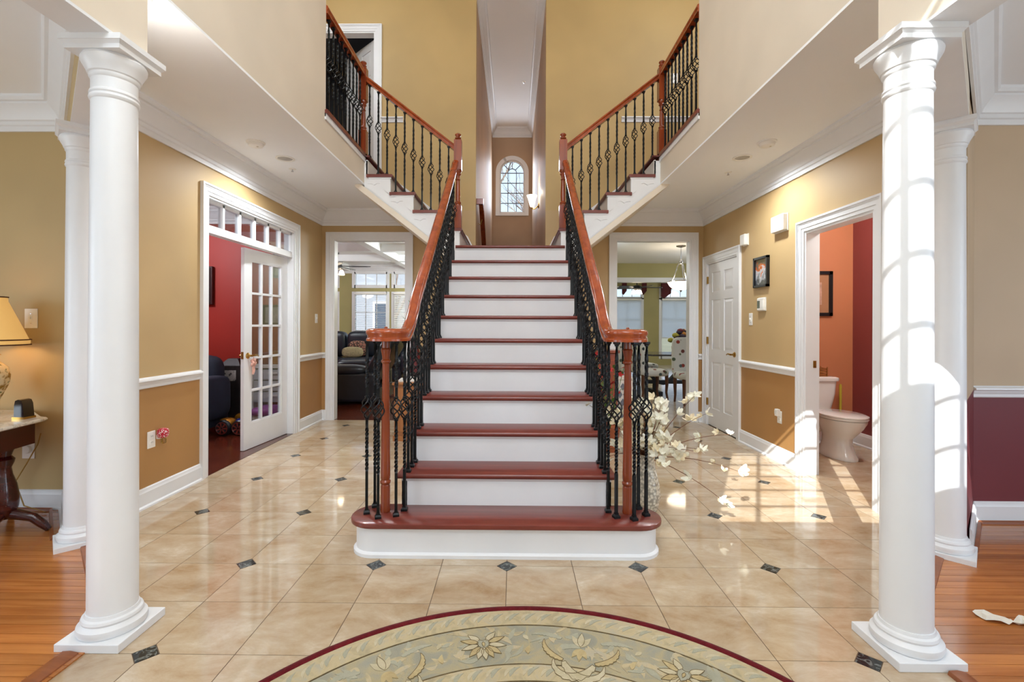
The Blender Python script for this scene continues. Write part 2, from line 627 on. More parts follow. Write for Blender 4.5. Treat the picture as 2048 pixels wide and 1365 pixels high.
# ------------------------------------------------------------------ hardwood rooms each side
def hardwood(name, side, label):
    root = thing(name, (0, 0, 0), label, 'floor', kind='structure')
    w = 0.0575
    yend = LIVY if side < 0 else DINY
    c = 0.245 if side < 0 else 0.29
    xin = 1.62 if side < 0 else 1.60
    MB().prism([(side * 5.2, FRONT), (side * (xin + .02), FRONT), (side * (xin + .02), xin + c - .03), (side * (yend - c + .02), yend), (side * 5.2, yend)], -0.05, 0.001).build('subfloor', M['mahog'], root)
    rnd = random.Random(5 + side)
    y = 1.2
    while y < yend - 0.005:
        y1 = min(y + w, yend)
        def xe(yy): return max(xin, yy - c)
        x = None
        far = 1.3 * y1 + 0.5
        a0, a1 = xe(y), xe(y1)
        first = True
        while max(a0, a1) < far:
            L = rnd.uniform(0.45, 1.1)
            b = max(a0, a1) + L
            g = 0.0011
            poly = [(side * (a0 + g), y + g), (side * (b - g), y + g), (side * (b - g), y1 - g), (side * (a1 + g), y1 - g)]
            cx = side * (max(a0, a1) + b) / 2
            me = MB().prism([(px - cx, py - y) for px, py in poly], -0.010, 0.0).mesh('plank', M['plank'])
            inst(me, 'plank', (cx, y, 0.006), root)
            a0 = a1 = b
        y = y1
    return root
hardwood('floor_living_room', -1, 'warm oak plank floor of the left living room')
hardwood('floor_dining_room', 1, 'warm oak plank floor of the right dining room')
def reducer(path, name, label):
    prof = [(-0.035, 0.0), (0.035, 0.0), (0.03, 0.010), (0.0, 0.016), (-0.03, 0.014)]
    return struct(MB().sweep(prof, path), name, M['reducer'], label, 'threshold', smooth=30)
reducer([(-1.71, 1.98, 0), (-2.40, 2.66, 0)], 'trim_1', 'brown oak threshold between the two left columns')
reducer([(1.62, 1.95, 0), (2.31, 2.62, 0)], 'trim_2', 'brown oak threshold between the two right columns')
reducer([(1.60, 0.2, 0), (1.60, 1.73, 0)], 'trim_3', 'brown oak threshold running up to the front right column')
reducer([(-1.67, 0.2, 0), (-1.67, 1.78, 0)], 'trim_4', 'brown oak threshold running up to the front left column')

# ------------------------------------------------------------------ walls
FD = (3.87, 5.42, 0.0, 2.31)           # french door opening in the left wall
CD = (5.26, 6.08, 0.0, 2.04)           # closet door
PD = (3.27, 4.05, 0.0, 2.05)           # powder room door
LD = (-2.362, -1.404, 0.0, 2.365)      # left back doorway
RD = (1.325, 2.296, 0.0, 2.365)        # right back doorway
BD = (-2.62, -1.82, UP, 5.08)          # upstairs bedroom door
struct(wall_mb('x', WL - .11, WL, 2.93, YB, 0, CE, [FD]), 'wall_left', M['gold'], 'tan gold left hall wall around the french doors', 'wall')
struct(wall_mb('x', WR, WR + .11, 2.85, YB, 0, CE, [CD, PD]), 'wall_right', M['gold'], 'tan gold right hall wall with closet and powder room doors', 'wall')
bk = wall_mb('y', YB, YB + .11, -3.4, 3.4, 0, CE, [LD, RD, (CORL, CORR, 1.8, CE)])
struct(bk, 'wall_back', M['gold'], 'tan gold back hall wall with two cased doorways', 'wall')
bk = wall_mb('y', YB, YB + .11, -3.4, 3.4, CE, TOP + .1, [BD, (CORL, CORR, CE, TOP + .1)])
struct(bk, 'wall_back_upper', M['upper'], 'golden upstairs wall behind the split stair flights', 'wall')
# living room wall and diagonal stub, left
struct(MB().prism([(-5.2, LIVY), (-3.02, LIVY), (-2.535, 2.685), (-2.40, 2.82), (-2.51, 2.93), (-2.62, 2.95), (-2.62, 3.3), (-5.2, 3.3)], 0, CE),
       'wall_living_room', M['livl'], 'olive gold living room wall behind the lamp table', 'wall')
struct(MB().prism([(5.2, DINY), (2.947, DINY), (2.4685, 2.6175), (2.3235, 2.7625), (2.46, 2.9), (2.57, 2.92), (2.57, 3.2), (5.2, 3.2)], 0, CE),
       'wall_dining_room', M['dinr'], 'tan and burgundy dining room wall with white chair rail', 'wall')
# beams over the columns
# the diagonal beams stop at the front columns
def beam2(side, name, label, mat):
    if side < 0:
        q = [(-1.69, 1.84), (-1.62, 1.98), (-1.655, 2.06), (-2.41, 2.815), (-2.54, 2.69)]
    else:
        q = [(1.67, 1.80), (1.60, 1.96), (1.60, 2.03), (2.325, 2.755), (2.47, 2.61)]
    o = struct(MB().prism(q, BEAM + .012, CE), name, mat, label, 'beam')
    MB().prism(q, BEAM, BEAM + .012).build('soffit', M['trim'], o)
beam2(-1, 'wall_beam_left', 'diagonal beam between the left columns, gold side and white underside', M['livl'])
beam2(1, 'wall_beam_right', 'diagonal beam between the right columns with white underside', M['beige'])
def foyer_wall(side, name, label):
    x = (lambda a: a) if side < 0 else (lambda a: -a)
    if side < 0:
        xs = (-1.69, -1.54, -1.72, FL)
    else:
        xs = (1.50, 1.67, FR, 1.67)
    m = MB().box(xs[0], xs[1], FRONT, 1.98, BEAM + .012, TOP + .05)
    m.box(xs[2], xs[3], 1.98, 4.0, CE + .015, TOP + .05)
    a = (FL - .12, FL) if side < 0 else (FR, FR + .12)
    m.box(a[0], a[1], 4.0, 5.07, CE + .015, UP - .035)
    m.box(a[0], a[1], 5.07, YB, CE + .015, UP - .035)
    o = struct(m, name, M['beige'], label, 'wall')
    MB().box(xs[0], xs[1], FRONT, 1.98, BEAM, BEAM + .012).build('soffit', M['trim'], o)
foyer_wall(-1, 'wall_foyer_left', 'beige two storey foyer wall over the left hall')
foyer_wall(1, 'wall_foyer_right', 'beige two storey foyer wall over the right hall')
# ceilings
struct(MB().box(-5.2, -1.60, 1.98, YB, CE, CE + .015).box(-5.2, -1.69, FRONT, 1.98, CE, CE + .015), 'ceiling_left', M['ceil'], 'white ceiling over the left hall and living room', 'ceiling')
struct(MB().box(FR, 5.2, 1.98, YB, CE, CE + .015).box(1.67, 5.2, FRONT, 1.98, CE, CE + .015), 'ceiling_right', M['ceil'], 'white ceiling over the right hall and dining room', 'ceiling')
struct(MB().box(-3.4, 3.4, FRONT - .1, YB + .12, TOP, TOP + .08), 'ceiling_foyer', M['ceil'], 'high white ceiling of the two storey foyer', 'ceiling')
struct(MB().box(CORL - .1, CORR + .1, YB + .11, CORY + .1, TOP, TOP + .08), 'ceiling_stairwell', M['ceil'], 'white stairwell ceiling running to the arched window', 'ceiling')
struct(MB().box(-6.2, -.6, YB + .11, 12.1, CE, CE + .05), 'ceiling_family_room', M['ceil'], 'white coffered family room ceiling', 'ceiling')
struct(MB().box(.53, 6.5, YB + .11, 15.1, CE, CE + .05), 'ceiling_kitchen', M['ceil'], 'pale kitchen ceiling above the pendant lamp', 'ceiling')
# upstairs floors
struct(MB().box(-3.4, FL - .12, 2.0, YB, UP - .03, UP).box(FL - .12, FL + .01, 4.0, YB, UP - .03, UP), 'floor_upstairs_left', M['tread'], 'upstairs landing floor behind the left balcony railing', 'floor')
struct(MB().box(FR + .12, 3.4, 2.0, YB, UP - .03, UP).box(FR - .01, FR + .12, 4.0, YB, UP - .03, UP), 'floor_upstairs_right', M['tread'], 'upstairs landing floor behind the right balcony railing', 'floor')
for s, nm in ((-1, 'left'), (1, 'right')):
    x0, x1 = (-3.5, -3.38) if s < 0 else (3.38, 3.5)
    struct(MB().box(x0, x1, FRONT, YB + .1, CE + .016, TOP), 'wall_upstairs_' + nm, M['upper'], 'golden upstairs side wall behind the %s balcony' % nm, 'wall')
    x0, x1 = (-5.3, -5.2) if s < 0 else (5.2, 5.3)
    struct(wall_mb('x', x0, x1, FRONT, 3.3, 0, CE, [(-.4, 1.3, .6, 2.3)]), 'wall_side_' + nm, M['livl'] if s < 0 else M['dinr'], 'outer side wall of the %s front room' % nm, 'wall')
    xf = (-1.56, -1.66) if s < 0 else (1.5, 1.6)
    # white edge band and wood nosing of the balcony
    xe = FL if s < 0 else FR
    b = MB().box(xe - .02 * (s < 0) - .0, xe + .012 if s < 0 else xe + .02, 4.0, 5.07, UP - .055, UP - .005)
    if s > 0: b = MB().box(xe - .012, xe + .02, 4.0, 5.07, UP - .055, UP - .005)
    o = struct(b, 'trim_balcony_' + nm, M['trim'], 'white edge band along the %s balcony' % nm, 'trim')
    nb = MB().box(min(xe - s * .025, xe + s * .06), max(xe - s * .025, xe + s * .06), 4.0, 5.1, UP - .005, UP + .028)
    nb.build('wood_nosing', M['tread'], o)
    struct(MB().box(min(xe, xe + s * .12), max(xe, xe + s * .12), 4.0, 4.02, UP, TOP), 'trim_wall_end_' + nm, M['beige'], 'plain end of the %s foyer wall beside the balcony' % nm, 'trim')
# front wall with palladian window and door
fw = wall_mb('y', FRONT - .12, FRONT, -5.3, 5.3, 0, TOP + .05, [(-.98, .90, 3.57, 5.0), (-.54, .46, 0, 2.12), (-4.4, -2.3, .6, 2.3), (2.3, 4.4, .6, 2.3)])
N = 18
arch = [(-.98, 5.0)] + [(-.04 - .94 * cos(pi * k / N), 5.0 + .42 * sin(pi * k / N)) for k in range(N + 1)] + [(.90, 5.0)]
fwin = thing('window_front', (-.04, FRONT - .06, 3.57), 'tall muntined window above the entrance letting the sun in', 'window', kind='structure')
g_ = MB()
for x in (-.98, -.70, -.157, .386, .90):
    g_.box(x - .014, x + .014, FRONT - .073, FRONT - .057, 3.57, 5.0)
for k in range(6):
    z = 3.57 + .268 * k
    g_.box(-.98, .90, FRONT - .072, FRONT - .058, z - .012, z + .012)
g_.build('muntin_grid', M['trim'], fwin)
MB().box(-.98, .90, FRONT - .068, FRONT - .062, 3.57, 5.0).build('pane', M['glass'], fwin)
struct(fw, 'wall_front', M['beige'], 'front foyer wall with tall window over the entrance', 'wall')

# stairwell corridor
struct(MB().box(CORL - .1, CORL, YB + .11, CORY, 0, TOP), 'wall_stairwell_left', M['nook'], 'shade-toned gold left wall of the back stairwell', 'wall')
struct(MB().box(CORR, CORR + .1, YB + .11, CORY, 0, TOP), 'wall_stairwell_right', M['nook'], 'shade-toned gold right wall of the back stairwell with a sconce', 'wall')
struct(MB().box(CORL, CORR, YB + .5, CORY, 0.9, 1.0), 'floor_stairwell', M['tread'], 'lower floor of the back stairwell', 'floor')
WX0, WX1, WZ0, WZS, WCX = -.335, .245, 3.80, 4.72, -.045    # arched window: sides, sill, spring line
WRAD = .29
def arch_wall():
    m = MB()
    y0, y1 = CORY, CORY + .1
    m.box(CORL - .1, WX0, y0, y1, 0, TOP).box(WX1, CORR + .1, y0, y1, 0, TOP).box(WX0, WX1, y0, y1, 0, WZ0)
    n = 20
    pts = [(WCX - WRAD * cos(pi * k / n), WZS + WRAD * sin(pi * k / n)) for k in range(n + 1)]
    for a, b in zip(pts, pts[1:]):
        m.prism([a, b, (b[0], TOP), (a[0], TOP)], y0, y1, 'y')
    return m
struct(arch_wall(), 'wall_stairwell_end', M['nook'], 'shade-toned gold end wall of the stairwell around the arched window', 'wall')
win = thing('window_1', (WCX, CORY, WZ0), 'white arched window with bare branches behind, high above the stairs', 'window', kind='structure')
def ring(m, r0, r1, y0, y1, n=24, c=(WCX, WZS)):
    for k in range(n):
        a, b = pi * k / n, pi * (k + 1) / n
        m.prism([(c[0] + r0 * cos(a), c[1] + r0 * sin(a)), (c[0] + r1 * cos(a), c[1] + r1 * sin(a)),
                 (c[0] + r1 * cos(b), c[1] + r1 * sin(b)), (c[0] + r0 * cos(b), c[1] + r0 * sin(b))], y0, y1, 'y')
cm = MB()
ring(cm, WRAD - .005, WRAD + .085, CORY - .025, CORY)
cm.box(WX0 - .085, WX0 + .005, CORY - .025, CORY, WZ0, WZS).box(WX1 - .005, WX1 + .085, CORY - .025, CORY, WZ0, WZS)
cm.build('casing', M['trim'], win, smooth=30)
MB().box(WX0 - .085, WX1 + .085, CORY - .04, CORY, WZ0 - .07, WZ0).build('window_sill', M['trim'], win)
fm = MB()
ring(fm, WRAD - .035, WRAD, CORY + .03, CORY + .07)
fm.box(WX0, WX0 + .035, CORY + .03, CORY + .07, WZ0, WZS).box(WX1 - .035, WX1, CORY + .03, CORY + .07, WZ0, WZS).box(WX0, WX1, CORY + .03, CORY + .07, WZ0, WZ0 + .035)
fm.build('sash', M['trim'], win, smooth=30)
mm = MB()
iw = WX1 - WX0
for k in (1, 2):
    mm.box(WX0 + iw * k / 3 - .008, WX0 + iw * k / 3 + .008, CORY + .04, CORY + .06, WZ0, WZS)
for k in range(1, 5):
    z = WZ0 + (WZS - WZ0) * k / 4
    mm.box(WX0, WX1, CORY + .04, CORY + .06, z - .008, z + .008)
ring(mm, .092, .108, CORY + .04, CORY + .06, 14)
for a in (45, 90, 135):
    ca, sa = cos(radians(a)), sin(radians(a))
    p = [(WCX + .1 * ca - .008 * sa, WZS + .1 * sa + .008 * ca), (WCX + .1 * ca + .008 * sa, WZS + .1 * sa - .008 * ca),
         (WCX + .27 * ca + .008 * sa, WZS + .27 * sa - .008 * ca), (WCX + .27 * ca - .008 * sa, WZS + .27 * sa + .008 * ca)]
    mm.prism(p, CORY + .04, CORY + .06, 'y')
mm.build('muntin_grid', plain('bronze_muntin', rgb(120, 122, 132), 0.5), win)
for r in range(4):
    for c in range(3):
        x0, x1 = WX0 + iw * c / 3, WX0 + iw * (c + 1) / 3
        z0, z1 = WZ0 + (WZS - WZ0) * r / 4, WZ0 + (WZS - WZ0) * (r + 1) / 4
        MB().box(x0, x1, CORY + .048, CORY + .052, z0, z1).build('pane', M['glass'], win)
pts = [(WCX + WRAD * cos(pi * k / 16), WZS + WRAD * sin(pi * k / 16)) for k in range(17)]
MB().prism(pts, CORY + .048, CORY + .052, 'y').build('fanlight_pane', M['glass'], win)

# rooms beyond
struct(MB().box(-6.3, -6.2, 3.2, 12.1, 0, CE), 'wall_far_left', M['redw'], 'outer left wall of the study', 'wall')
struct(MB().box(-6.2, WL - .11, 6.1, YB + .0, 0, CE), 'wall_study', M['redw'], 'deep red study wall seen through the french doors', 'wall')
struct(MB().box(-6.2, -2.62, 3.3, 3.36, 0, CE), 'wall_study_near', M['redw'], 'near red wall of the study', 'wall')
struct(MB().box(WR + .11, 3.8, 5.15, 5.25, 0, CE), 'wall_powder_back', M['orange'], 'orange powder room wall behind the toilet', 'wall')
struct(MB().box(3.64, 3.75, 3.19, 5.15, 0, CE), 'wall_powder_side', M['burg'], 'burgundy powder room side wall', 'wall')
struct(MB().box(-.62, -.6, YB + .11, 12.1, 0, CE), 'wall_family_side', M['olive'], 'olive family room side wall beside the stairwell', 'wall')
struct(MB().box(.51, .53, YB + .11, 15.1, 0, CE), 'wall_kitchen_side', M['olive'], 'olive kitchen side wall beside the stairwell', 'wall')
struct(MB().box(6.5, 6.6, YB, 15.1, 0, CE), 'wall_kitchen_far_side', M['olive'], 'olive far side wall of the kitchen', 'wall')
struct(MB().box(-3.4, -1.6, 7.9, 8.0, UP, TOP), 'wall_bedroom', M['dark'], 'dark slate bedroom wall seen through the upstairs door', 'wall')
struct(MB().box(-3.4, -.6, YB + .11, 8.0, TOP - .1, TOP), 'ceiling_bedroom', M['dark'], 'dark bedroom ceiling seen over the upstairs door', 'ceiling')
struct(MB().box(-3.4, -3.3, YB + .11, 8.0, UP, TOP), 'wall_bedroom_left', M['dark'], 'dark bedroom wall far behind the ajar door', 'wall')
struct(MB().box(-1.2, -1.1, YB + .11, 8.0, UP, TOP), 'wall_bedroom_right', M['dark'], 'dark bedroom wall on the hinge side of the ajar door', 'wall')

# ------------------------------------------------------------------ mouldings
CROWN = [(0, 0), (0, -.205), (.014, -.205), (.014, -.172), (.024, -.165), (.024, -.142), (.034, -.135), (.046, -.105), (.078, -.062), (.088, -.05), (.088, -.038), (.104, -.034), (.116, -.018), (.116, 0)]
def crown(path, name, label, z=CE, s=1.0):
    return struct(MB().sweep([(u * s, w * s) for u, w in CROWN], [(x, y, z) for x, y in path]), name, M['trim'], label, 'crown moulding', smooth=25)
crown([(WL, 2.94), (WL, YB), (-1.2, YB)], 'trim_5', 'white crown moulding along the left hall wall')
crown([(1.15, YB), (WR, YB), (WR, 2.88)], 'trim_6', 'white crown moulding along the right hall wall')
crown([(-5.2, LIVY), (-3.02, LIVY), (-1.69, 1.84), (-1.69, FRONT)], 'trim_7', 'white crown moulding around the living room')
crown([(1.67, FRONT), (1.67, 1.803), (2.947, DINY), (5.2, DINY)], 'trim_8', 'white crown moulding around the dining room')
crown([(CORL, YB + .0), (CORL, CORY), (CORR, CORY), (CORR, YB + .0)], 'trim_9', 'white crown moulding around the stairwell ceiling', TOP)
crown([(-6.2, 6.1), (-2.62, 6.1)], 'trim_10', 'white crown moulding inside the red study')
crown([(-6.2, 12.0), (-.62, 12.0)], 'trim_11', 'white crown moulding over the family room windows')
RAIL = [(0, 0), (0, .075), (.012, .075), (.018, .068), (.034, .062), (.036, .052), (.022, .046), (.018, .03), (.012, .022), (.012, .006), (.008, 0)]
def chair_rail(path, name, label, z=.81):
    return struct(MB().sweep(RAIL, [(x, y, z) for x, y in path]), name, M['trim'], label, 'chair rail', smooth=25)
chair_rail([(WL, 2.94), (WL, 3.78)], 'trim_12', 'white chair rail between the left columns and french doors')
chair_rail([(WL, 5.51), (WL, YB), (-2.455, YB)], 'trim_13', 'white chair rail beyond the french doors')
chair_rail([(2.395, YB), (WR, YB), (WR, 6.17)], 'trim_14', 'short white chair rail beside the closet door')
chair_rail([(WR, 5.17), (WR, 4.14)], 'trim_15', 'white chair rail between closet and powder room')
chair_rail([(2.93, DINY), (5.2, DINY)], 'trim_16', 'white chair rail on the burgundy dining room wall', .80)
chair_rail([(-1.74, YB), (-1.45, YB)], 'trim_17', 'white chair rail upstairs beside the bedroom door', UP + .85)
chair_rail([(1.39, YB), (2.6, YB)], 'trim_18', 'white chair rail upstairs behind the right railing', UP + .85)
BASE = [(0, 0), (.030, 0), (.028, .012), (.016, .020), (.016, .105), (.012, .112), (.010, .128), (.004, .135), (0, .135)]
def baseboard(path, name, label):
    return struct(MB().sweep(BASE, [(x, y, 0) for x, y in path]), name, M['trim'], label, 'baseboard', smooth=25)
baseboard([(WL, 2.94), (WL, 3.78)], 'baseboard_left', 'white baseboard under the left chair rail by the columns')
baseboard([(WL, 5.51), (WL, YB), (-2.455, YB)], 'baseboard_back', 'white baseboard in the corner past the french doors')
baseboard([(2.395, YB), (WR, YB), (WR, 6.17)], 'baseboard_corner', 'white baseboard beside the closet door')
baseboard([(WR, 5.17), (WR, 4.14)], 'baseboard_right', 'white baseboard between closet and powder room')
baseboard([(-5.2, LIVY), (-3.02, LIVY), (-2.58, 2.73)], 'baseboard_living', 'white baseboard of the living room')
baseboard([(2.52, 2.655), (2.947, DINY), (5.2, DINY)], 'baseboard_dining', 'white baseboard of the dining room')
baseboard([(2.57, 5.15), (3.64, 5.15), (3.64, 3.2)], 'baseboard_powder', 'white baseboard of the powder room')
for pth, nm, lb in (([(-5.2, LIVY - .03), (-3.07, LIVY - .03), (-2.64, 2.71)], 'trim_19', 'brown oak shoe moulding of the living room'),
                    ([(2.55, 2.66), (2.95, DINY - .03), (5.2, DINY - .03)], 'trim_20', 'brown oak shoe moulding of the dining room')):
    struct(MB().sweep([(0, .005), (.018, .005), (.014, .018), (0, .024)], [(x, y, 0) for x, y in pth]), nm, M['reducer'], lb, 'moulding')

# ------------------------------------------------------------------ door casings
def casing(axis, face, sgn, u0, u1, z0, z1, w=.09, head=True):
    m = MB()
    def bx(a, b, c, d, t):
        p = sorted((face, face + sgn * t))
        (m.box(p[0], p[1], a, b, c, d) if axis == 'x' else m.box(a, b, p[0], p[1], c, d))
    for i, o, t in ((0, .028, .012), (.028, .062, .017), (.062, w - .016, .021), (w - .016, w, .028)):
        bx(u0 - o, u0 - i, z0, z1 + (o if head else 0), t)
        bx(u1 + i, u1 + o, z0, z1 + (o if head else 0), t)
        if head: bx(u0 - i, u1 + i, z1 + i, z1 + o, t)
    return m
def jamb(axis, p0, p1, u0, u1, z0, z1, t=.018):
    m = MB()
    f = (lambda a, b, c, d: m.box(p0, p1, a, b, c, d)) if axis == 'x' else (lambda a, b, c, d: m.box(a, b, p0, p1, c, d))
    f(u0 - .002, u0 + t, z0, z1)
    f(u1 - t, u1 + .002, z0, z1)
    f(u0 + t, u1 - t, z1 - t, z1 + .002)
    return m
for nm, D, lb in (('trim_doorway_left', LD, 'white cased doorway to the family room'), ('trim_doorway_right', RD, 'white cased doorway to the kitchen')):
    o = struct(casing('y', YB, -1, *D), nm, M['trim'], lb, 'doorway')
    jamb('y', YB - .002, YB + .112, *D).build('jamb', M['trim'], o)

# six-panel door leaf in its own frame: x along the width from the hinge, y thickness, z up
def panel_leaf(parent, w, h, loc, rz, handle=True, hinges=True, knob='lever'):
    leaf = MB().box(0, w, -.010, .010, 0, h)
    st, mid = .105, .10
    cw = (w - 2 * st - mid) / 2
    cols = ((st, st + cw), (st + cw + mid, w - st))
    rows = ((.22, .80), (.95, 1.56), (1.66, h - .11))
    for a, b in ((0, st), (st + cw, st + cw + mid), (w - st, w)):
        leaf.box(a, b, -.018, .018, 0, h)
    zz = [0] + [z for r in rows for z in r] + [h]
    for k in range(0, len(zz), 2):
        for a, b in cols:
            leaf.box(a, b, -.018, .018, zz[k], zz[k + 1])
    lo = leaf.build('leaf', M['trim'], parent, local=True)
    lo.location = loc
    lo.rotation_euler = (0, 0, rz)
    for a, b in cols:
        for c, d in rows:
            p = MB()
            for s in (-1, 1):
                y0, y1, e = s * .0098, s * .016, .03
                v = [(a + .008, y0, c + .008), (b - .008, y0, c + .008), (b - .008, y0, d - .008), (a + .008, y0, d - .008),
                     (a + .008 + e, y1, c + .008 + e), (b - .008 - e, y1, c + .008 + e), (b - .008 - e, y1, d - .008 - e), (a + .008 + e, y1, d - .008 - e)]
                p.add(v, [(4, 5, 6, 7), (0, 1, 5, 4), (1, 2, 6, 5), (2, 3, 7, 6), (3, 0, 4, 7)])
            p.build('panel', M['trim'], lo, local=True)
    if handle:
        lever(lo, w - .065, .92)
    return lo
def lever(lo, x, z, sides=(-1, 1), out=.018):
    for s in sides:
        hm = MB()
        hm.lathe([(.001, 0), (.030, 0), (.031, .004), (.026, .010), (.012, .014), (.010, .045), (.001, .046)], (0, 0, 0), 18)
        hm.xform(lambda a, b, c: (x + a, s * (out + c), z + b))
        hm.tube([(x, s * (out + .042), z), (x - .02, s * (out + .05), z + .003), (x - .06, s * (out + .048), z + .006), (x - .10, s * (out + .044), z - .004), (x - .115, s * (out + .04), z - .012)], [.011, .010, .008, .008, .005], 8)
        hm.build('handle', M['brass'], lo, smooth=40, local=True)

# closet door in the right wall
d2 = thing('door_2', (WR, (CD[0] + CD[1]) / 2, 0), 'closed white six-panel closet door by the kitchen doorway', 'door', kind='structure')
casing('x', WR, -1, *CD).build('casing', M['trim'], d2)
jamb('x', WR - .002, WR + .112, *CD).build('jamb', M['trim'], d2)
panel_leaf(d2, CD[1] - CD[0] - .042, CD[3] - .03, (.028, (CD[1] - CD[0]) / 2 - .021, .008), -pi / 2, True)
for z in (.25, 1.02, 1.78):
    MB().box(WR - .012, WR + .006, CD[1] - .028, CD[1] - .010, z, z + .09).build('hinge', M['brass'], d2)
# powder room door opening (door swung out of sight)
d3 = thing('door_3', (WR, (PD[0] + PD[1]) / 2, 0), 'open white door frame into the powder room with brass strike plate', 'door', kind='structure')
casing('x', WR, -1, *PD).build('casing', M['trim'], d3)
jamb('x', WR - .002, WR + .112, *PD).build('jamb', M['trim'], d3)
MB().box(WR + .06, WR + .085, PD[1] - .022, PD[1] - .0175, .90, .96).build('strike_plate', M['brass'], d3)
# upstairs bedroom door, ajar
d4 = thing('door_4', ((BD[0] + BD[1]) / 2, YB, UP), 'white upstairs bedroom door standing ajar behind the left railing', 'door', kind='structure')
casing('y', YB, -1, *BD).build('casing', M['trim'], d4)
jamb('y', YB - .002, YB + .112, *BD).build('jamb', M['trim'], d4)
panel_leaf(d4, .76, 2.0, (.375, .125, .01), radians(138), True)

d5 = thing('door_5', (-.04, FRONT - .06, 0), 'white panelled front door behind the rug', 'door', kind='structure')
casing('y', FRONT, 1, -.54, .46, 0, 2.12).build('casing', M['trim'], d5)
panel_leaf(d5, .99, 2.11, (-.495, 0, .004), 0, True)
# french doors with transom in the left wall
d1 = thing('door_1', (WL, (FD[0] + FD[1]) / 2, 0), 'white glazed french door with six-light transom into the red study', 'door', kind='structure')
casing('x', WL, 1, *FD).build('casing', M['trim'], d1)
jamb('x', WL - .112, WL + .002, *FD).build('jamb', M['trim'], d1)
tz0, tz1 = 2.075, 2.292
tf = MB().box(WL - .09, WL - .015, FD[0], FD[1], 2.01, 2.05).box(WL - .08, WL - .02, FD[0], FD[1], 2.05, tz0)
tf.box(WL - .07, WL - .03, FD[0], FD[1], tz1 - .025, tz1 + .01)
n = 6
for k in range(n + 1):
    y = FD[0] + .018 + (FD[1] - FD[0] - .036) * k / n
    tf.box(WL - .07, WL - .03, y - .013, y + .013, tz0, tz1)
tf.build('transom_frame', M['trim'], d1)
for k in range(n):
    y0 = FD[0] + .018 + (FD[1] - FD[0] - .036) * k / n
    MB().box(WL - .052, WL - .048, y0 + .01, y0 + (FD[1] - FD[0] - .036) / n - .01, tz0, tz1 - .02).build('transom_pane', M['glass'], d1)
def french_leaf(loc, rz):
    w, h = .765, 1.995
    st, top, bot = .115, .115, .25
    lf = MB().box(0, st, -.0175, .0175, 0, h).box(w - st, w, -.0175, .0175, 0, h).box(st, w - st, -.0175, .0175, 0, bot).box(st, w - st, -.0175, .0175, h - top, h)
    gw, gh = (w - 2 * st) / 3, (h - top - bot) / 5
    lo = lf.build('leaf', M['trim'], d1, local=True)
    lo.location = loc
    lo.rotation_euler = (0, 0, rz)
    g = MB()
    for k in (1, 2):
        g.box(st + gw * k - .011, st + gw * k + .011, -.014, .014, bot, h - top)
    for k in range(1, 5):
        g.box(st, w - st, -.0138, .0138, bot + gh * k - .011, bot + gh * k + .011)
    for a, b, c, d in ((st, st + .012, bot, h - top), (w - st - .012, w - st, bot, h - top), (st, w - st, bot, bot + .012), (st, w - st, h - top - .012, h - top)):
        g.box(a, b, -.0136, .0136, c, d)
    g.build('muntin_grid', M['trim'], lo, local=True)
    pm = MB().box(-gw / 2, gw / 2, -.002, .002, -gh / 2, gh / 2).mesh('pane', M['glass'])
    for i in range(3):
        for j in range(5):
            inst(pm, 'pane', (st + gw * (i + .5), 0, bot + gh * (j + .5)), lo)
    return lo
lf = french_leaf((-.085, .752, .008), radians(-94.6))
lever(lf, .765 - .055, .93, out=.0175)
MB().box(.7645, .769, -.012, .012, .90, .97).build('latch_plate', M['brass'], lf, local=True)
lf2 = french_leaf((-.085, -.752, .008), radians(176))

# ------------------------------------------------------------------ columns
def column(loc, rz, label):
    t = thing('column', (loc[0], loc[1], 0), label, 'column', 'white round columns flanking the hall', rz=rz)
    h, q = .1235, .775
    MB().box(-h, h, -h, h, 0, .034).build('plinth', M['trim'], t, local=True, bevel=.003)
    base = [(.118, .034), (.138, .036), (.144, .050), (.141, .064), (.128, .072), (.122, .078), (.126, .086), (.122, .095), (.112, .100), (.108, .112)]
    MB().lathe([(r * q * 1.04, z) for r, z in base], n=48).build('base_ring', M['trim'], t, smooth=30, local=True)
    sh = [(.1075, .11)] + [(.1075 - .010 * (k / 10) ** 1.6, .11 + 2.03 * k / 10) for k in range(1, 11)]
    MB().lathe([(r * q, z) for r, z in sh], n=48).build('shaft', M['trim'], t, smooth=40, local=True)
    cap = [(.0975, 2.138), (.103, 2.142), (.1065, 2.150), (.103, 2.158), (.100, 2.160), (.1055, 2.166), (.103, 2.174), (.098, 2.178), (.098, 2.222), (.102, 2.226), (.106, 2.232), (.106, 2.240), (.112, 2.244),
           (.118, 2.258), (.128, 2.272), (.137, 2.286), (.139, 2.298), (.132, 2.309)]
    MB().lathe([(r * q, z) for r, z in cap], n=48).build('capital', M['trim'], t, smooth=30, local=True)
    a = .108
    ab = MB().box(-a, a, -a, a, 2.309, 2.326)
    ab.add([(-a, -a, 2.326), (a, -a, 2.326), (a, a, 2.326), (-a, a, 2.326), (-a - .010, -a - .010, 2.338), (a + .010, -a - .010, 2.338), (a + .010, a + .010, 2.338), (-a - .010, a + .010, 2.338)],
           [(0, 1, 5, 4), (1, 2, 6, 5), (2, 3, 7, 6), (3, 0, 4, 7), (4, 5, 6, 7), (0, 3, 2, 1)])
    b = a + .012
    ab.box(-b, b, -b, b, 2.338, BEAM)
    ab.build('abacus', M['trim'], t, local=True)
    return t
column((-1.618, 1.91), 0, 'tall white front column on the living room side of the rug')
column((-2.474, 2.71), pi / 4, 'white rear column standing at the end of the left hall wall')
column((1.523, 1.86), 0, 'sunlit white front column with window shadows, by the dining room')
column((2.396, 2.66), pi / 4, 'white rear column between powder room and burgundy dining wall')

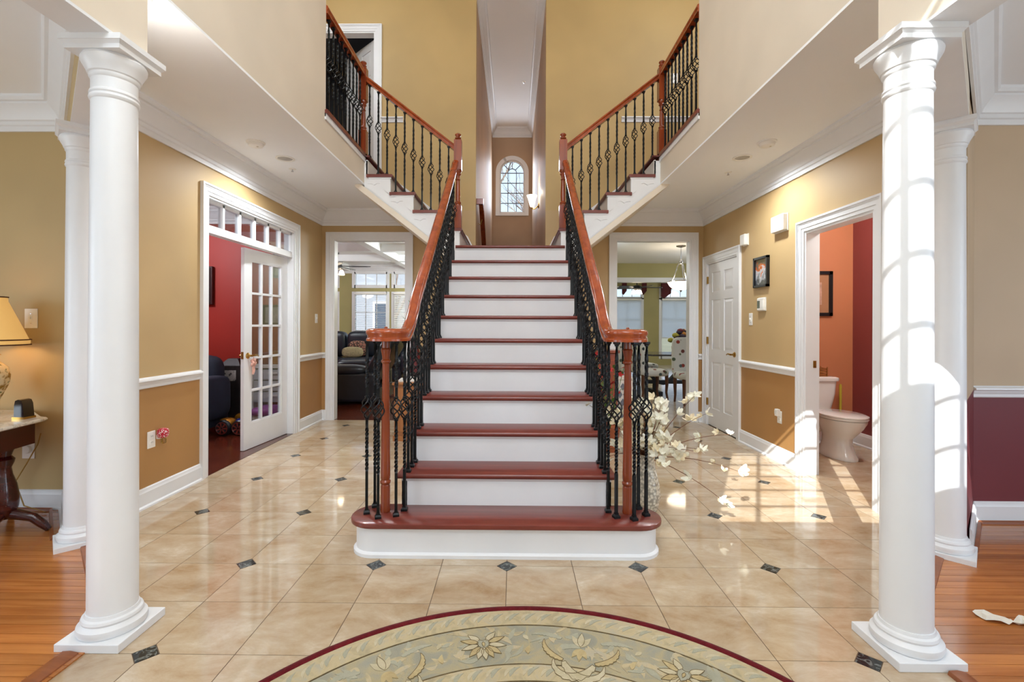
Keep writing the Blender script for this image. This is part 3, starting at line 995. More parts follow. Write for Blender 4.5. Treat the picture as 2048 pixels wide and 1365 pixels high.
# ------------------------------------------------------------------ main stair
R_, D_, Y1_, NOSE, OUT = .19, .247, 2.524, .028, .615       # riser, run, first nosing, overhang, half width
XA, XB = XC - OUT, XC + OUT                                   # stringer faces
stair = thing('staircase', (XC, 3.8, 0), 'central staircase with white risers and red oak treads rising to a landing', 'staircase')
def yn(k): return Y1_ + (k - 1) * D_
def tread_mb(x0, x1, y0, y1, z, t=.030):
    prof = [(y1, z), (y1, z - t), (y0 + .010, z - t), (y0 + .003, z - t + .005), (y0, z - t / 2), (y0 + .003, z - .005), (y0 + .010, z)]
    return MB().prism(prof, x0, x1, 'x')
def stadium(xl, xr, y0, y1, n=14):
    r = (y1 - y0) / 2
    cy = (y0 + y1) / 2
    p = [(xl + r + r * cos(pi / 2 + pi * k / n), cy + r * sin(pi / 2 + pi * k / n)) for k in range(n + 1)]
    p += [(xr - r + r * cos(-pi / 2 + pi * k / n), cy + r * sin(-pi / 2 + pi * k / n)) for k in range(n + 1)]
    return p
def layered(mb, fn, levels):
    """stack of similar outlines: fn(offset) -> outline, levels = [(offset, z), ...]"""
    rings = [fn(o) for o, z in levels]
    n = len(rings[0])
    vs = [(p[0], p[1], z) for ring_, (o, z) in zip(rings, levels) for p in ring_]
    fs = [tuple(range(n))[::-1], tuple(range(n * (len(levels) - 1), n * len(levels)))]
    for i in range(len(levels) - 1):
        fs += [(i * n + k, i * n + (k + 1) % n, (i + 1) * n + (k + 1) % n, (i + 1) * n + k) for k in range(n)]
    return mb.add(vs, fs)
SXL, SXR = -.905, .825
fn = lambda o: stadium(SXL - o, SXR + o, Y1_ - o, yn(2) + .05 + o)
layered(MB(), fn, [(-.008, .160), (-.002, .164), (0, .175), (-.002, .186), (-.008, .19)]).build('starting_tread', M['tread'], stair, smooth=35)
layered(MB(), fn, [(-.015, 0), (-.015, .018), (-.022, .024), (-.030, .028), (-.030, .148), (-.022, .150), (-.020, .160)]).build('starting_step', M['trim'], stair, smooth=35)
for k in range(2, 12):
    y0 = yn(k)
    MB().box(XA, XB, y0 + NOSE, y0 + NOSE + .02, (k - 1) * R_, k * R_ - .030).build('riser', M['trim'], stair)
    MB().prism([(y0 + NOSE - .012, k * R_ - .030), (y0 + NOSE, k * R_ - .030), (y0 + NOSE, k * R_ - .048), (y0 + NOSE - .004, k * R_ - .046)], XA, XB, 'x').build('cove_moulding', M['trim'], stair)
    if k < 11:
        tread_mb(XA - .022, XB + .022, y0, yn(k + 1) + NOSE + .01, k * R_).build('tread', M['tread'], stair, smooth=40)
# stringers: sawtooth panels closing both sides down to the floor
for s, x in ((-1, XA), (1, XB)):
    p = [(yn(2) + NOSE, 0)]
    for k in range(2, 12):
        p += [(yn(k) + NOSE, k * R_ - .031), ((yn(k + 1) + NOSE) if k < 11 else 5.3, k * R_ - .031)]
    p += [(5.3, 0)]
    MB().prism(p, x, x - s * .03, 'x').build('stringer', M['trim'], stair)
# landing
L0 = yn(11)
tread_mb(XC - .575, XC + .575, L0, YB + .45, 11 * R_).build('landing_floor', M['tread'], stair, smooth=40)
MB().box(XA, XB, L0 + NOSE + .02, YB, 1.76, 11 * R_ - .031).build('landing_frame', M['trim'], stair)
MB().box(XA + .03, XB - .03, 5.3, YB, 0, 1.76).build('landing_base', M['gold'], stair)

# ------------------------------------------------------------------ split upper flights
FY = 5.065                                                     # front face of the side flights
def AK(k): return .51 + .2465 * k                              # nosing distance from the stair axis
def side_flight(s, nm):
    X = lambda a: XC + s * a
    end = (XC - FL) if s < 0 else (FR - XC)
    t = thing('stair_flight', (X(1.0), 5.6, 0), 'upper stair flight climbing %s from the landing, white scrolled stringer' % nm, 'staircase', 'split upper stair flights')
    for k in range(0, 4):
        z = 2.28 + .19 * k
        a0, a1 = AK(k), min(AK(k + 1) + .035, end)
        prof = [(X(a1), z), (X(a1), z - .03), (X(a0 + .010), z - .03), (X(a0 + .003), z - .025), (X(a0), z - .015), (X(a0 + .003), z - .005), (X(a0 + .01), z)]
        MB().prism(prof, FY - .028, YB - .02, 'y').build('tread', M['tread'], t, smooth=40)
        MB().box(X(a0 + .028), X(a0 + .045), FY, YB - .02, z - .19, z - .03).build('riser', M['trim'], t)
        # return nosing cove under the tread end
        MB().box(X(a0 + .02), X(a1 - .02), FY - .014, FY, z - .046, z - .03).build('cove_moulding', M['trim'], t)
        # scroll bracket on the stringer
        pts = []
        a_in, a_out = a0 + .03, min(a1 - .01, end - .005)
        zt = z - .046
        w = a_out - a_in
        outl = [(0, 0), (0, -.135), (.06, -.128), (.16, -.108), (.26, -.085), (.34, -.045 - .01), (.44, -.045), (.52, -.060), (.58, -.085), (.62, -.074), (.72, -.066), (.86, -.070), (1, -.062), (1, 0)]
        # outline runs from the newel side up toward the wall side
        outl = [(0, 0), (0, -.165), (.10, -.150), (.22, -.128), (.30, -.105), (.38, -.070), (.47, -.047), (.58, -.044), (.66, -.056), (.72, -.066), (.78, -.056), (.88, -.050), (1, -.048), (1, 0)]
        MB().prism([(X(a_in + u * w), zt + v) for u, v in outl], FY - .008, FY, 'y').build('bracket', M['trim'], t)
    MB().box(X(AK(4) + .028), X(AK(4) + .045), FY, YB - .02, 2.85, 3.01).build('riser', M['trim'], t)
    # top step nosing at floor level
    MB().box(X(AK(4)), X(AK(4) + .08), FY - .028, YB - .02, UP - .005, UP + .028 - .02).build('tread', M['tread'], t)
    zb = lambda a: 2.70 - (1.53 - a) * .775
    p = [(X(.60), zb(.60)), (X(end), zb(end)), (X(end), 3.00), (X(AK(4) + .03), 3.00)]
    for k in (3, 2, 1, 0):
        z = 2.28 + .19 * k
        p += [(X(AK(k + 1) + .03), z - .03), (X(AK(k) + .03), z - .03)]
    p += [(X(AK(0) + .03), 2.09), (X(.55), 2.09), (X(.55), zb(.60))]
    MB().prism(p, FY, FY + .03, 'y').build('stringer', M['trim'], t)
    # bead line along the stringer bottom
    q0, q1 = .62, end
    MB().prism([(X(q0), zb(q0) + .015), (X(q1), zb(q1) + .015), (X(q1), zb(q1) + .027), (X(q0), zb(q0) + .027)], FY - .006, FY, 'y').build('stringer_bead', M['trim'], t)
    # plastered soffit
    MB().prism([(X(.56), zb(.56) - .075), (X(end + .09), zb(end + .09) - .075), (X(end + .09), zb(end + .09) - .002), (X(.56), zb(.56) - .002)], FY - .022, YB - .001, 'y').build('soffit', M['beige'], t)
    # wall skirt behind the treads
    sk = [(X(.45), 2.09), (X(.45), 2.17), (X(.53), 2.30), (X(end), 2.30 + (end - .53) * .775 + .08), (X(end), 2.6)]
    MB().prism([(X(.46), 2.09), (X(.46), 2.20), (X(.56), 2.40), (X(end), 2.40 + (end - .56) * .775), (X(end), 2.75), (X(.75), 2.09)], YB - .02, YB - .001, 'y').build('wall_skirt', M['trim'], t)
    return t
side_flight(-1, 'left')
side_flight(1, 'right')

# ------------------------------------------------------------------ railings
def baluster_bar(h, zb):
    """square bar with two twisted stretches either side of the basket at height zb"""
    m = MB()
    s = .0076
    b0, b1 = zb - .062, zb + .062
    secs = []
    def tw(z0, z1, turns, n=14):
        for k in range(n + 1):
            secs.append((z0 + (z1 - z0) * k / n, 2 * pi * turns * k / n))
    secs.append((0, 0))
    l0 = max(.05, min(.28, b0 * .45))
    tw(l0, max(l0 + .02, b0 - .05), 2.5)
    secs.append((b0, 0))
    low = list(secs)
    secs.clear()
    secs.append((b1, 0))
    u1 = h - max(.05, min(.12, (h - b1) * .3))
    tw(min(b1 + .05, u1 - .02), u1, 2.5)
    secs.append((h, 0))
    for ss in (low, list(secs)):
        vs, fs = [], []
        for z, a in ss:
            for k in range(4):
                t = a + pi / 4 + pi / 2 * k
                vs.append((s * 1.414 * cos(t), s * 1.414 * sin(t), z))
        for i in range(len(ss) - 1):
            fs += [(i * 4 + k, i * 4 + (k + 1) % 4, i * 4 + 4 + (k + 1) % 4, i * 4 + 4 + k) for k in range(4)]
        fs += [(3, 2, 1, 0), tuple(range(len(vs) - 4, len(vs)))]
        m.add(vs, fs)
    return m
def basket_mb():
    m = MB()
    for w in range(4):
        a0 = w * pi / 2
        m.tube([(.004 * 0 + (.006 + .026 * sin(pi * k / 10) ** .8) * cos(a0 + 1.25 * pi * k / 10), (.006 + .026 * sin(pi * k / 10) ** .8) * sin(a0 + 1.25 * pi * k / 10), -.058 + .116 * k / 10) for k in range(11)], .0042, 5)
    for z in (-.068, .055):
        m.lathe([(.010, z), (.013, z + .003), (.010, z + .006), (.013, z + .009), (.010, z + .013)], n=8)
    return m
BASKET = basket_mb().mesh('basket', M['iron'], 50)
SHOE = MB().add([(-.017, -.017, 0), (.017, -.017, 0), (.017, .017, 0), (-.017, .017, 0), (-.017, -.017, .012), (.017, -.017, .012), (.017, .017, .012), (-.017, .017, .012),
                 (-.010, -.010, .020), (.010, -.010, .020), (.010, .010, .020), (-.010, .010, .020), (-.010, -.010, .028), (.010, -.010, .028), (.010, .010, .028), (-.010, .010, .028)],
                [(3, 2, 1, 0)] + [(4 * i + k, 4 * i + (k + 1) % 4, 4 * i + 4 + (k + 1) % 4, 4 * i + 4 + k) for i in range(3) for k in range(4)] + [(12, 13, 14, 15)]).mesh('shoe', M['iron'])
_bars = {}
def baluster(parent, x, y, z0, z1, zbask, rz=0.0):
    h = round(z1 - z0, 3)
    zb = round(zbask - z0, 3)
    if (h, zb) not in _bars:
        _bars[(h, zb)] = baluster_bar(h, zb).mesh('baluster', M['iron'])
    P = parent.location
    b = inst(_bars[(h, zb)], 'baluster', (x - P.x, y - P.y, z0 - P.z), parent, rz)
    inst(BASKET, 'basket', (0, 0, zb), b)
    inst(SHOE, 'shoe', (0, 0, 0), b)
    inst(SHOE, 'collar', (0, 0, h), b, rot=(pi, 0, 0), scale=.85)
    return b

RP = [(-.030, -.034), (.030, -.034), (.030, -.022), (.024, -.016), (.024, -.004), (.031, .006), (.033, .016), (.029, .026), (.018, .033), (0, .036), (-.018, .033), (-.029, .026), (-.033, .016), (-.031, .006), (-.024, -.004), (-.024, -.016), (-.030, -.022)]
def newel_box(parent, x, y, z0, ztop, zt0, zt1, s=.040, cap=True):
    """square newel with a turned middle (zt0..zt1) and a turned cap"""
    P = parent.location
    n = MB().box(x - s, x + s, y - s, y + s, z0, zt0).box(x - s, x + s, y - s, y + s, zt1, ztop)
    n.add([(x - s, y - s, ztop), (x + s, y - s, ztop), (x + s, y + s, ztop), (x - s, y + s, ztop), (x - s * .7, y - s * .7, ztop + .012), (x + s * .7, y - s * .7, ztop + .012), (x + s * .7, y + s * .7, ztop + .012), (x - s * .7, y + s * .7, ztop + .012)],
          [(0, 1, 5, 4), (1, 2, 6, 5), (2, 3, 7, 6), (3, 0, 4, 7), (4, 5, 6, 7)])
    h = zt1 - zt0
    pr = [(s * .98, 0), (s * .98, .01), (s * .75, .02), (s * .9, .035), (s * .62, .05), (s * .66, h * .3), (s * .56, h * .6), (s * .5, h - .11), (s * .66, h - .10), (s * .5, h - .085), (s * .55, h - .06), (s * .85, h - .045), (s * .7, h - .03), (s * .95, h - .015), (s * .95, h)]
    n.lathe(pr, (x, y, zt0), 20)
    o = n.build('newel_post', M['newel'], parent, smooth=35)
    if cap:
        MB().lathe([(.018, 0), (.018, .006), (.030, .010), (.034, .018), (.028, .026), (.020, .030), (.022, .036), (.032, .046), (.033, .056), (.024, .066), (.010, .072), (.001, .073)], (x, y, ztop + .01), 20).build('newel_cap', M['newel'], o, smooth=40)
    return o

def main_railing(s, lab):
    t = thing('stair_railing', (XC + s * .60, 3.8, 0), lab, 'railing', 'cherry and iron stair railings')
    xr = XC + s * .582
    cx, cy, zc = XC + s * .686, 2.70, 1.195
    nl = lambda y: R_ + (y - Y1_) * R_ / D_
    # handrail path: volute spiral, easing, slope, newel
    path = []
    N = 30
    a0, a1 = (radians(20), radians(20 + 500)) if s < 0 else (radians(160), radians(160 - 500))
    r0, r1 = .030, .108
    # spiral unwinds from the newel centre out to the rail line, arriving heading +y on the stair side
    end_ang = 0.0 if s < 0 else pi
    turns = 1.15
    for k in range(N + 1):
        f = k / N
        ang = end_ang - (-1 if s < 0 else 1) * 0
        th = end_ang + (1 if s < 0 else -1) * (-(1 - f) * turns * 2 * pi)
        r = .022 + (.105 - .022) * f ** .8
        path.append((cx + r * cos(th), cy + r * sin(th), zc))
    # th increases for s<0 (counter-clockwise): at th=0 the heading is +y on the stair side
    xs = path[-1][0]
    ye, slope = 2.95, R_ / D_
    zl = lambda y: nl(y) + .845
    M_ = 8
    ya = 2.72
    yb = 3.02
    for k in range(1, M_ + 1):
        f = k / M_
        y = ya + (yb - ya) * f
        # quadratic easing from level to the stair pitch
        z = zc + (zl(yb) - zc - 0) * (f ** 2 * .55 + f * .45 if zl(yb) - zc > .12 else f)
        path.append((xs + (xr - xs) * f, y, z))
    yt = 5.03
    for k in range(1, 7):
        y = yb + (yt - yb) * k / 6
        path.append((xr, y, zl(y)))
    hr = MB().sweep(RP, path)
    ho = hr.build('handrail', M['rail'], t, smooth=40)
    MB().lathe([(.052, -.034), (.055, -.02), (.05, 0), (.055, .014), (.05, .028), (.03, .036), (.001, .038)], (cx, cy, zc), 24).build('volute_eye', M['rail'], t, smooth=40)
    MB().lathe([(.001, 0), (.009, 0), (.010, .005), (.006, .010), (.001, .011)], (cx + s * .0, cy, zc + .036), 12).build('volute_button', M['newel'], t, smooth=40)
    # starting newel
    pr = [(.026, .19), (.028, .20), (.026, .21), (.0265, .335), (.024, .345), (.029, .352), (.030, .362), (.024, .372), (.027, .38), (.0265, .42), (.0225, .80), (.019, 1.0), (.0195, 1.03), (.027, 1.040), (.027, 1.048), (.0205, 1.056), (.022, 1.075), (.0265, 1.10), (.0285, 1.112), (.022, 1.12), (.022, 1.165)]
    MB().lathe(pr, (cx, cy, 0), 24).build('newel_post', M['newel'], t, smooth=35)
    # balusters round the volute
    rr = .098
    for ang in ((200, 262, 318, 140) if s < 0 else (-20, -82, -138, 40)):
        a = radians(ang)
        baluster(t, cx + rr * cos(a) * 1.05, cy + rr * sin(a), R_, zc - .034, .785, rz=.3)
    # then up the flight at equal spacing
    y = 2.715
    k = 0
    xb = xr
    while y < 4.98:
        step = int((y - .0 - Y1_) / D_) + 1
        z0 = step * R_
        f = min(1, max(0, (y - ya) / (yb - ya)))
        zr = (zc + (zl(yb) - zc) * (f ** 2 * .55 + f * .45)) if y < yb else zl(y)
        ztop = zr - .034
        zb = ztop - .385
        baluster(t, xs + (xr - xs) * f, y, z0, ztop, zb)
        y += D_ / 2.5
        k += 1
    # landing newel
    newel_box(t, XC + s * .56, 5.072, 2.28, 3.215, 2.52, 2.90, .040)
    return t
main_railing(-1, 'curled cherry handrail and iron balusters on the left of the main stair')
main_railing(1, 'curled cherry handrail and iron balusters on the right of the main stair')

def upper_railing(s, lab, lab2):
    X = lambda a: XC + s * a
    t = thing('stair_railing', (X(1.1), 5.07, 2.28), lab, 'railing', 'cherry and iron stair railings')
    y = 5.072
    end = (XC - FL) if s < 0 else (FR - XC)
    an = end + .015
    # sloped rail from landing newel to upper newel
    zl = lambda a: 3.145 + (a - .60) * .775
    pth = [(X(.60), y, zl(.60)), (X(an - .03), y, zl(an - .03))]
    MB().sweep(RP, pth).build('handrail', M['rail'], t, smooth=40)
    a = .66
    while a < an - .05:
        k = int((a - .51) / .2465)
        z0 = 2.28 + .19 * min(k, 4)
        baluster(t, X(a), y, z0, zl(a) - .036, zl(a) - .42)
        a += .2465 / 2.62
    newel_box(t, X(an), y, UP, 3.985, 3.32, 3.64, .040)
    u = thing('balcony_railing', (X(an), 4.5, UP), lab2, 'railing', 'cherry and iron stair railings')
    zr = 3.93
    xb = X(an)
    MB().sweep(RP, [(xb, 5.05, zr), (xb, 4.02, zr)]).build('handrail', M['rail'], u, smooth=40)
    MB().sweep([(-.03, 0), (.03, 0), (.02, .018), (-.02, .018)], [(xb, 5.03, UP + .028), (xb, 4.02, UP + .028)]).build('shoe_rail', M['tread'], u)
    y = 4.96
    while y > 4.03:
        baluster(u, xb, y, UP + .045, zr - .034, zr - .42)
        y -= .105
upper_railing(-1, 'sloping cherry rail with iron basket balusters on the left upper flight', 'iron balcony railing in front of the bedroom door')
upper_railing(1, 'sloping cherry rail with iron basket balusters on the right upper flight', 'iron balcony railing opposite the bedroom door, upper right')
# wall handrail of the back stairs
wh = thing('wall_handrail', (CORL, 6.8, 2.4), 'cherry wall handrail descending into the back stairwell', 'handrail')
MB().sweep(RP, [(CORL + .055, 6.36, 2.90), (CORL + .055, 6.44, 2.90), (CORL + .055, 8.6, 1.25)]).build('rail', M['rail'], wh, smooth=40)
MB().box(CORL, CORL + .09, 6.33, 6.38, 2.862, 2.935).build('rail_return', M['rail'], wh)
MB().tube([(CORL, 6.62, 2.66), (CORL + .035, 6.62, 2.65), (CORL + .055, 6.62, 2.72)], .008, 6).build('bracket', M['brass'], wh, smooth=40)

# ------------------------------------------------------------------ foyer rug
RC, RR = (.0625, .90), 1.197
rug = thing('rug', (RC[0], RC[1], .001), 'round floral rug in sage and cream with a burgundy edge', 'rug')
def annulus(r0, r1, z0, z1, n=96):
    return MB().lathe([(r0, z0), (r1, z0), (r1, z1), (r0, z1), (r0, z0)], (RC[0], RC[1], 0), n, cap=False)
def rugmat(name, stops, sc=7.0, rough=0.95):
    nt = NT(name)
    v = coord(nt)
    a = nt.n('ShaderNodeTexNoise')
    a.inputs['Scale'].default_value = sc
    a.inputs['Detail'].default_value = 5
    a.inputs['Distortion'].default_value = 1.2
    nt.l(v, a.inputs['Vector'])
    nt.base(nt.ramp(a.outputs['Fac'], stops))
    b = nt.n('ShaderNodeTexNoise')
    b.inputs['Scale'].default_value = 260
    nt.l(v, b.inputs['Vector'])
    nt.bump(b.outputs['Fac'], 0.5, 0.004)
    nt.b.inputs['Roughness'].default_value = rough
    nt.b.inputs['Sheen Weight'].default_value = 0.05
    nt.b.inputs['Specular IOR Level'].default_value = 0.1
    return nt.m
M['rug_field'] = rugmat('sage_wool_pile', [(.30, rgb(146, 146, 132)), (.44, rgb(156, 152, 133)), (.52, rgb(174, 161, 128)), (.60, rgb(162, 156, 134)), (.72, rgb(150, 150, 138))], 8)
M['rug_braid'] = rugmat('cream_wool_pile', [(.32, rgb(166, 154, 126)), (.5, rgb(190, 174, 138)), (.7, rgb(176, 168, 148))], 14)
M['rug_cream'] = rugmat('ivory_wool_pile', [(.3, rgb(180, 168, 136)), (.7, rgb(200, 190, 162))], 20)
M['rug_gold'] = rugmat('straw_wool_pile', [(.3, rgb(172, 152, 110)), (.7, rgb(192, 174, 132))], 20)
M['rug_shade'] = rugmat('pale_sage_wool_pile', [(.3, rgb(160, 158, 138)), (.7, rgb(172, 168, 148))], 20)
M['rug_grey'] = rugmat('grey_wool_pile', [(.3, rgb(138, 142, 136)), (.7, rgb(160, 162, 150))], 20)
M['rug_line'] = rugmat('umber_wool_pile', [(.3, rgb(92, 78, 52)), (.7, rgb(122, 104, 72))], 20)
M['rug_edge'] = rugmat('burgundy_binding', [(.3, rgb(84, 14, 20)), (.7, rgb(108, 24, 30))], 30)
MB().lathe([(RR - .014, .001), (RR, .003), (RR + .003, .009), (RR, .015), (RR - .014, .017), (RR - .028, .013), (RR - .028, .001), (RR - .014, .001)], (RC[0], RC[1], 0), 128, cap=False).build('edge_binding', M['rug_edge'], rug, smooth=60)
annulus(1.072, RR - .02, .001, .0125, 128).build('outer_braid_band', M['rug_braid'], rug)
annulus(.846, 1.066, .001, .0115, 128).build('floral_band', M['rug_field'], rug)
annulus(.762, .840, .001, .0125, 128).build('inner_braid_band', M['rug_braid'], rug)
MB().lathe([(.756, .001), (.756, .0115), (.001, .0115)], (RC[0], RC[1], 0), 96).build('centre_field', M['rug_field'], rug)
ln = MB()
for r in (1.069, .843, .759):
    v = annulus(r - .0022, r + .0022, .001, .0132, 128)
    ln.add(v.v, v.f)
ln.build('outline', M['rug_line'], rug)
def RP_(ang, r):                       # clockwise angle from +y, radius
    return (RC[0] + r * sin(ang), RC[1] + r * cos(ang))
def polar_poly(pts, a0, rmid):
    """(tangential, radial) offsets about a point of the ring"""
    out = []
    for t, q in pts:
        r = rmid + q
        out.append(RP_(a0 + t / rmid, r))
    return out
def leafpts(L, W, n=7, bend=0.0):
    up = [(L * k / n, W * sin(pi * (k / n) ** .8) + bend * sin(pi * k / n)) for k in range(n + 1)]
    dn = [(L * k / n, -W * sin(pi * (k / n) ** .8) + bend * sin(pi * k / n)) for k in range(n, -1, -1)]
    return up + dn[1:-1]
def rot2(pts, a, o=(0, 0), s=1.0):
    return [(o[0] + s * (x * cos(a) - y * sin(a)), o[1] + s * (x * sin(a) + y * cos(a))) for x, y in pts]
# slanted S strokes of the two braid bands
for r0, n, L, nm in ((1.118, 104, .066, 'outer_braid'), (.801, 76, .062, 'inner_braid')):
    c_, g_ = MB(), MB()
    for k in range(n):
        a = 2 * pi * k / n
        for m_, off, w_ in ((c_, 0, .0065), (g_, .018, .0085)):
            m_.prism(polar_poly(rot2(leafpts(L, w_, 6, .010), radians(48), (-L / 2.4 + off, -.020)), a, r0), .0115, .0136)
    c_.build(nm, M['rug_cream'], rug, kind='stuff')
    g_.build(nm + '_shade', M['rug_shade'], rug, kind='stuff')
_mz = [0]
def motif(pts, mat, nm, a0, r, z=.0134, outline=True, w=.0011):
    _mz[0] = (_mz[0] + 1) % 23
    z = z + .00007 * _mz[0]
    n_ = len(pts)
    if n_ > 30:                                    # long curling leaf: a strip of quads between its two sides
        h_ = n_ // 2
        P_ = polar_poly(pts, a0, r)
        m_ = MB().add([(x, y, z) for x, y in P_] + [(x, y, .010) for x, y in P_], [(k, k + 1, n_ - 2 - k, n_ - 1 - k) for k in range(h_ - 1)] + [(k, (k + 1) % n_, n_ + (k + 1) % n_, n_ + k) for k in range(n_)])
        o = m_.build(nm, mat, rug)
    else:
        o = MB().prism(polar_poly(pts, a0, r), .010, z).build(nm, mat, rug)
    if outline:
        p = polar_poly(pts, a0, r)
        MB().tube([(x, y, z) for x, y in p], w, 4, closed=True).build('stitching', M['rug_line'], o)
def acanthus(o, ang, L, W, curl, mirror, lobes=6):
    """curling serrated leaf: spine bends by curl radians along its length, the outer side is toothed"""
    n = lobes * 4
    sp, x, y, a = [], 0.0, 0.0, 0.0
    for k in range(n + 1):
        sp.append((x, y, a))
        t = k / n
        a = curl * t ** 1.4
        x += cos(a) * L / n
        y += sin(a) * L / n
    inn, out_ = [], []
    for k, (x, y, a) in enumerate(sp):
        t = k / n
        w = W * (sin(pi * min(1, .10 + .90 * t)) ** .7) * (1 - .35 * t)
        tooth = 1 + .38 * (((k % 4) / 4.0) - .3)
        out_.append((x + sin(a) * w * tooth, y - cos(a) * w * tooth))
        inn.append((x - sin(a) * w * .42, y + cos(a) * w * .42))
    pts = out_ + inn[::-1]
    if mirror: pts = [(-p, q) for p, q in pts]
    return [(o[0] + (p * cos(ang) - q * sin(ang)), o[1] + (p * sin(ang) + q * cos(ang))) for p, q in pts]
tc, tg, tr_ = MB(), MB(), random.Random(21)
for k in range(230):
    a = radians(tr_.uniform(-75, 95))
    m_ = tc if k % 2 else tg
    m_.prism(polar_poly(rot2(leafpts(tr_.uniform(.04, .10), tr_.uniform(.007, .015), 6, tr_.uniform(-.02, .02)), tr_.uniform(0, 6.28)), a, tr_.uniform(.885, 1.03)), .0112, .0118 + .000006 * k)
tc.build('tonal_leaves', M['rug_braid'], rug, kind='stuff')
tg.build('tonal_leaves', M['rug_shade'], rug, kind='stuff')
for f in (6, 7, 0, 1, 2):
    a0 = radians(-10.5 + 45 * f)
    r = .962
    for k, (ang, L) in enumerate(((52, .080), (22, .088), (-12, .088), (-44, .088), (-90, .088), (-68, .085), (-112, .085), (-136, .088), (-168, .088), (158, .088), (128, .080))):
        motif(rot2(leafpts(L * .80, .0135), radians(ang), (.020 * cos(radians(ang)), .020 * sin(radians(ang)))), M['rug_gold'] if k % 2 else M['rug_cream'], 'petal', a0, r)
    motif(rot2([(0, -.036), (.020, -.012), (.024, .012), (.014, .026), (0, .020), (-.014, .026), (-.024, .012), (-.020, -.012)], 0), M['rug_shade'], 'flower_centre', a0, r, .0142)
    motif(rot2(leafpts(.03, .006, 5), radians(-90), (0, .012)), M['rug_gold'], 'flower_heart', a0, r, .0150)
    for sgn in (-1, 1):
        b0 = a0 + sgn * radians(14.5)
        mir = sgn > 0
        motif(acanthus((sgn * .075, -.088), radians(62) * (1 if not mir else -1), .24, .030, 3.0, not mir, 8), M['rug_cream'], 'acanthus_scroll', b0, .955)
        motif(acanthus((sgn * .070, -.080), radians(25) * (-1 if mir else 1), .14, .020, 1.3, mir, 8), M['rug_gold'], 'acanthus_leaf', b0, .955, .0140)
        motif(acanthus((sgn * .060, .040), radians(100) * (1 if mir else -1) * -.3, .12, .018, -1.0, mir, 8), M['rug_shade'], 'acanthus_leaf', b0, .955, .0132, False)
        motif(rot2(leafpts(.05, .010, 6, .006), radians(80), (-sgn * .07, -.06)), M['rug_gold'], 'bud', b0, .955, .0136, False)
        motif(rot2(leafpts(.035, .009, 6), radians(-60 if mir else -120), (-sgn * .085, .05)), M['rug_cream'], 'bud', b0, .955, .0136, False)
    b0 = a0 + radians(22.5)
    for ang, L in ((60, .07), (90, .085), (120, .07)):
        motif(rot2(leafpts(L, .013, 7), radians(ang), (0, .0)), M['rug_cream'], 'palmette_leaf', b0, .955, .0134, ang == 90)
    for ang, L in ((-60, .06), (-90, .07), (-120, .06)):
        motif(rot2(leafpts(L, .012, 7), radians(ang), (0, -.01)), M['rug_gold'], 'palmette_leaf', b0, .955, .0134, False)

# ------------------------------------------------------------------ vase of cream blossoms by the stair
fl = thing('flower_arrangement', (.90, 3.22, 0), 'cream silk blossom branches in a glass mosaic floor vase beside the stair', 'flowers')
nt = NT('mosaic_glass')
v = coord(nt)
vo = nt.n('ShaderNodeTexVoronoi')
vo.inputs['Scale'].default_value = 55
nt.l(v, vo.inputs['Vector'])
nt.base(nt.ramp(vo.outputs['Distance'], [(.0, rgb(236, 232, 220)), (.4, rgb(214, 206, 186)), (.7, rgb(160, 154, 140))]))
nt.b.inputs['Roughness'].default_value = .12
nt.b.inputs['Coat Weight'].default_value = .6
nt.bump(vo.outputs['Distance'], .4, .006)
M['mosaic'] = nt.m
MB().lathe([(.060, 0), (.068, .01), (.085, .06), (.092, .12), (.084, .19), (.066, .26), (.052, .32), (.050, .35), (.060, .385), (.066, .39), (.056, .385), (.045, .35), (.045, .30)], (.90, 3.22, 0), 28).build('vase', M['mosaic'], fl, smooth=40)
M['petal'] = plain('cream_silk_petal', rgb(252, 246, 228), .6, var=.10, scale=30, sheen=.2)
M['petal2'] = plain('peach_silk_petal', rgb(250, 236, 206), .6, var=.10, scale=30)
M['twig'] = plain('brown_twig', rgb(112, 64, 34), .7, var=.2)
def blossom_mesh(seed, mat):
    r = random.Random(seed)
    m = MB()
    npet = r.choice((4, 5, 5))
    for k in range(npet):
        a = 2 * pi * k / npet + r.uniform(-.25, .25)
        L, W = r.uniform(.026, .036), r.uniform(.013, .018)
        tilt = r.uniform(.2, 1.0)
        pts = []
        n, w = 4, 3
        for i in range(n + 1):
            t = i / n
            for j in range(w):
                u = (j - 1) * W * sin(pi * (.12 + .80 * t)) ** .8
                rr = L * t
                z = rr * tilt + .010 * t * t - .25 * abs(u)
                x, y = rr * cos(a) - u * sin(a), rr * sin(a) + u * cos(a)
                pts.append((x, y, z))
        m.add(pts, [(i * w + j, i * w + j + 1, (i + 1) * w + j + 1, (i + 1) * w + j) for i in range(n) for j in range(w - 1)])
    m.lathe([(.001, -.006), (.005, 0), (.003, .008)], n=6)
    return m.mesh('blossom', mat, 60)
BL = [blossom_mesh(k, M['petal'] if k % 3 else M['petal2']) for k in range(6)]
rnd = random.Random(11)
base = Vector((0, 0, .36))
nstem = 64
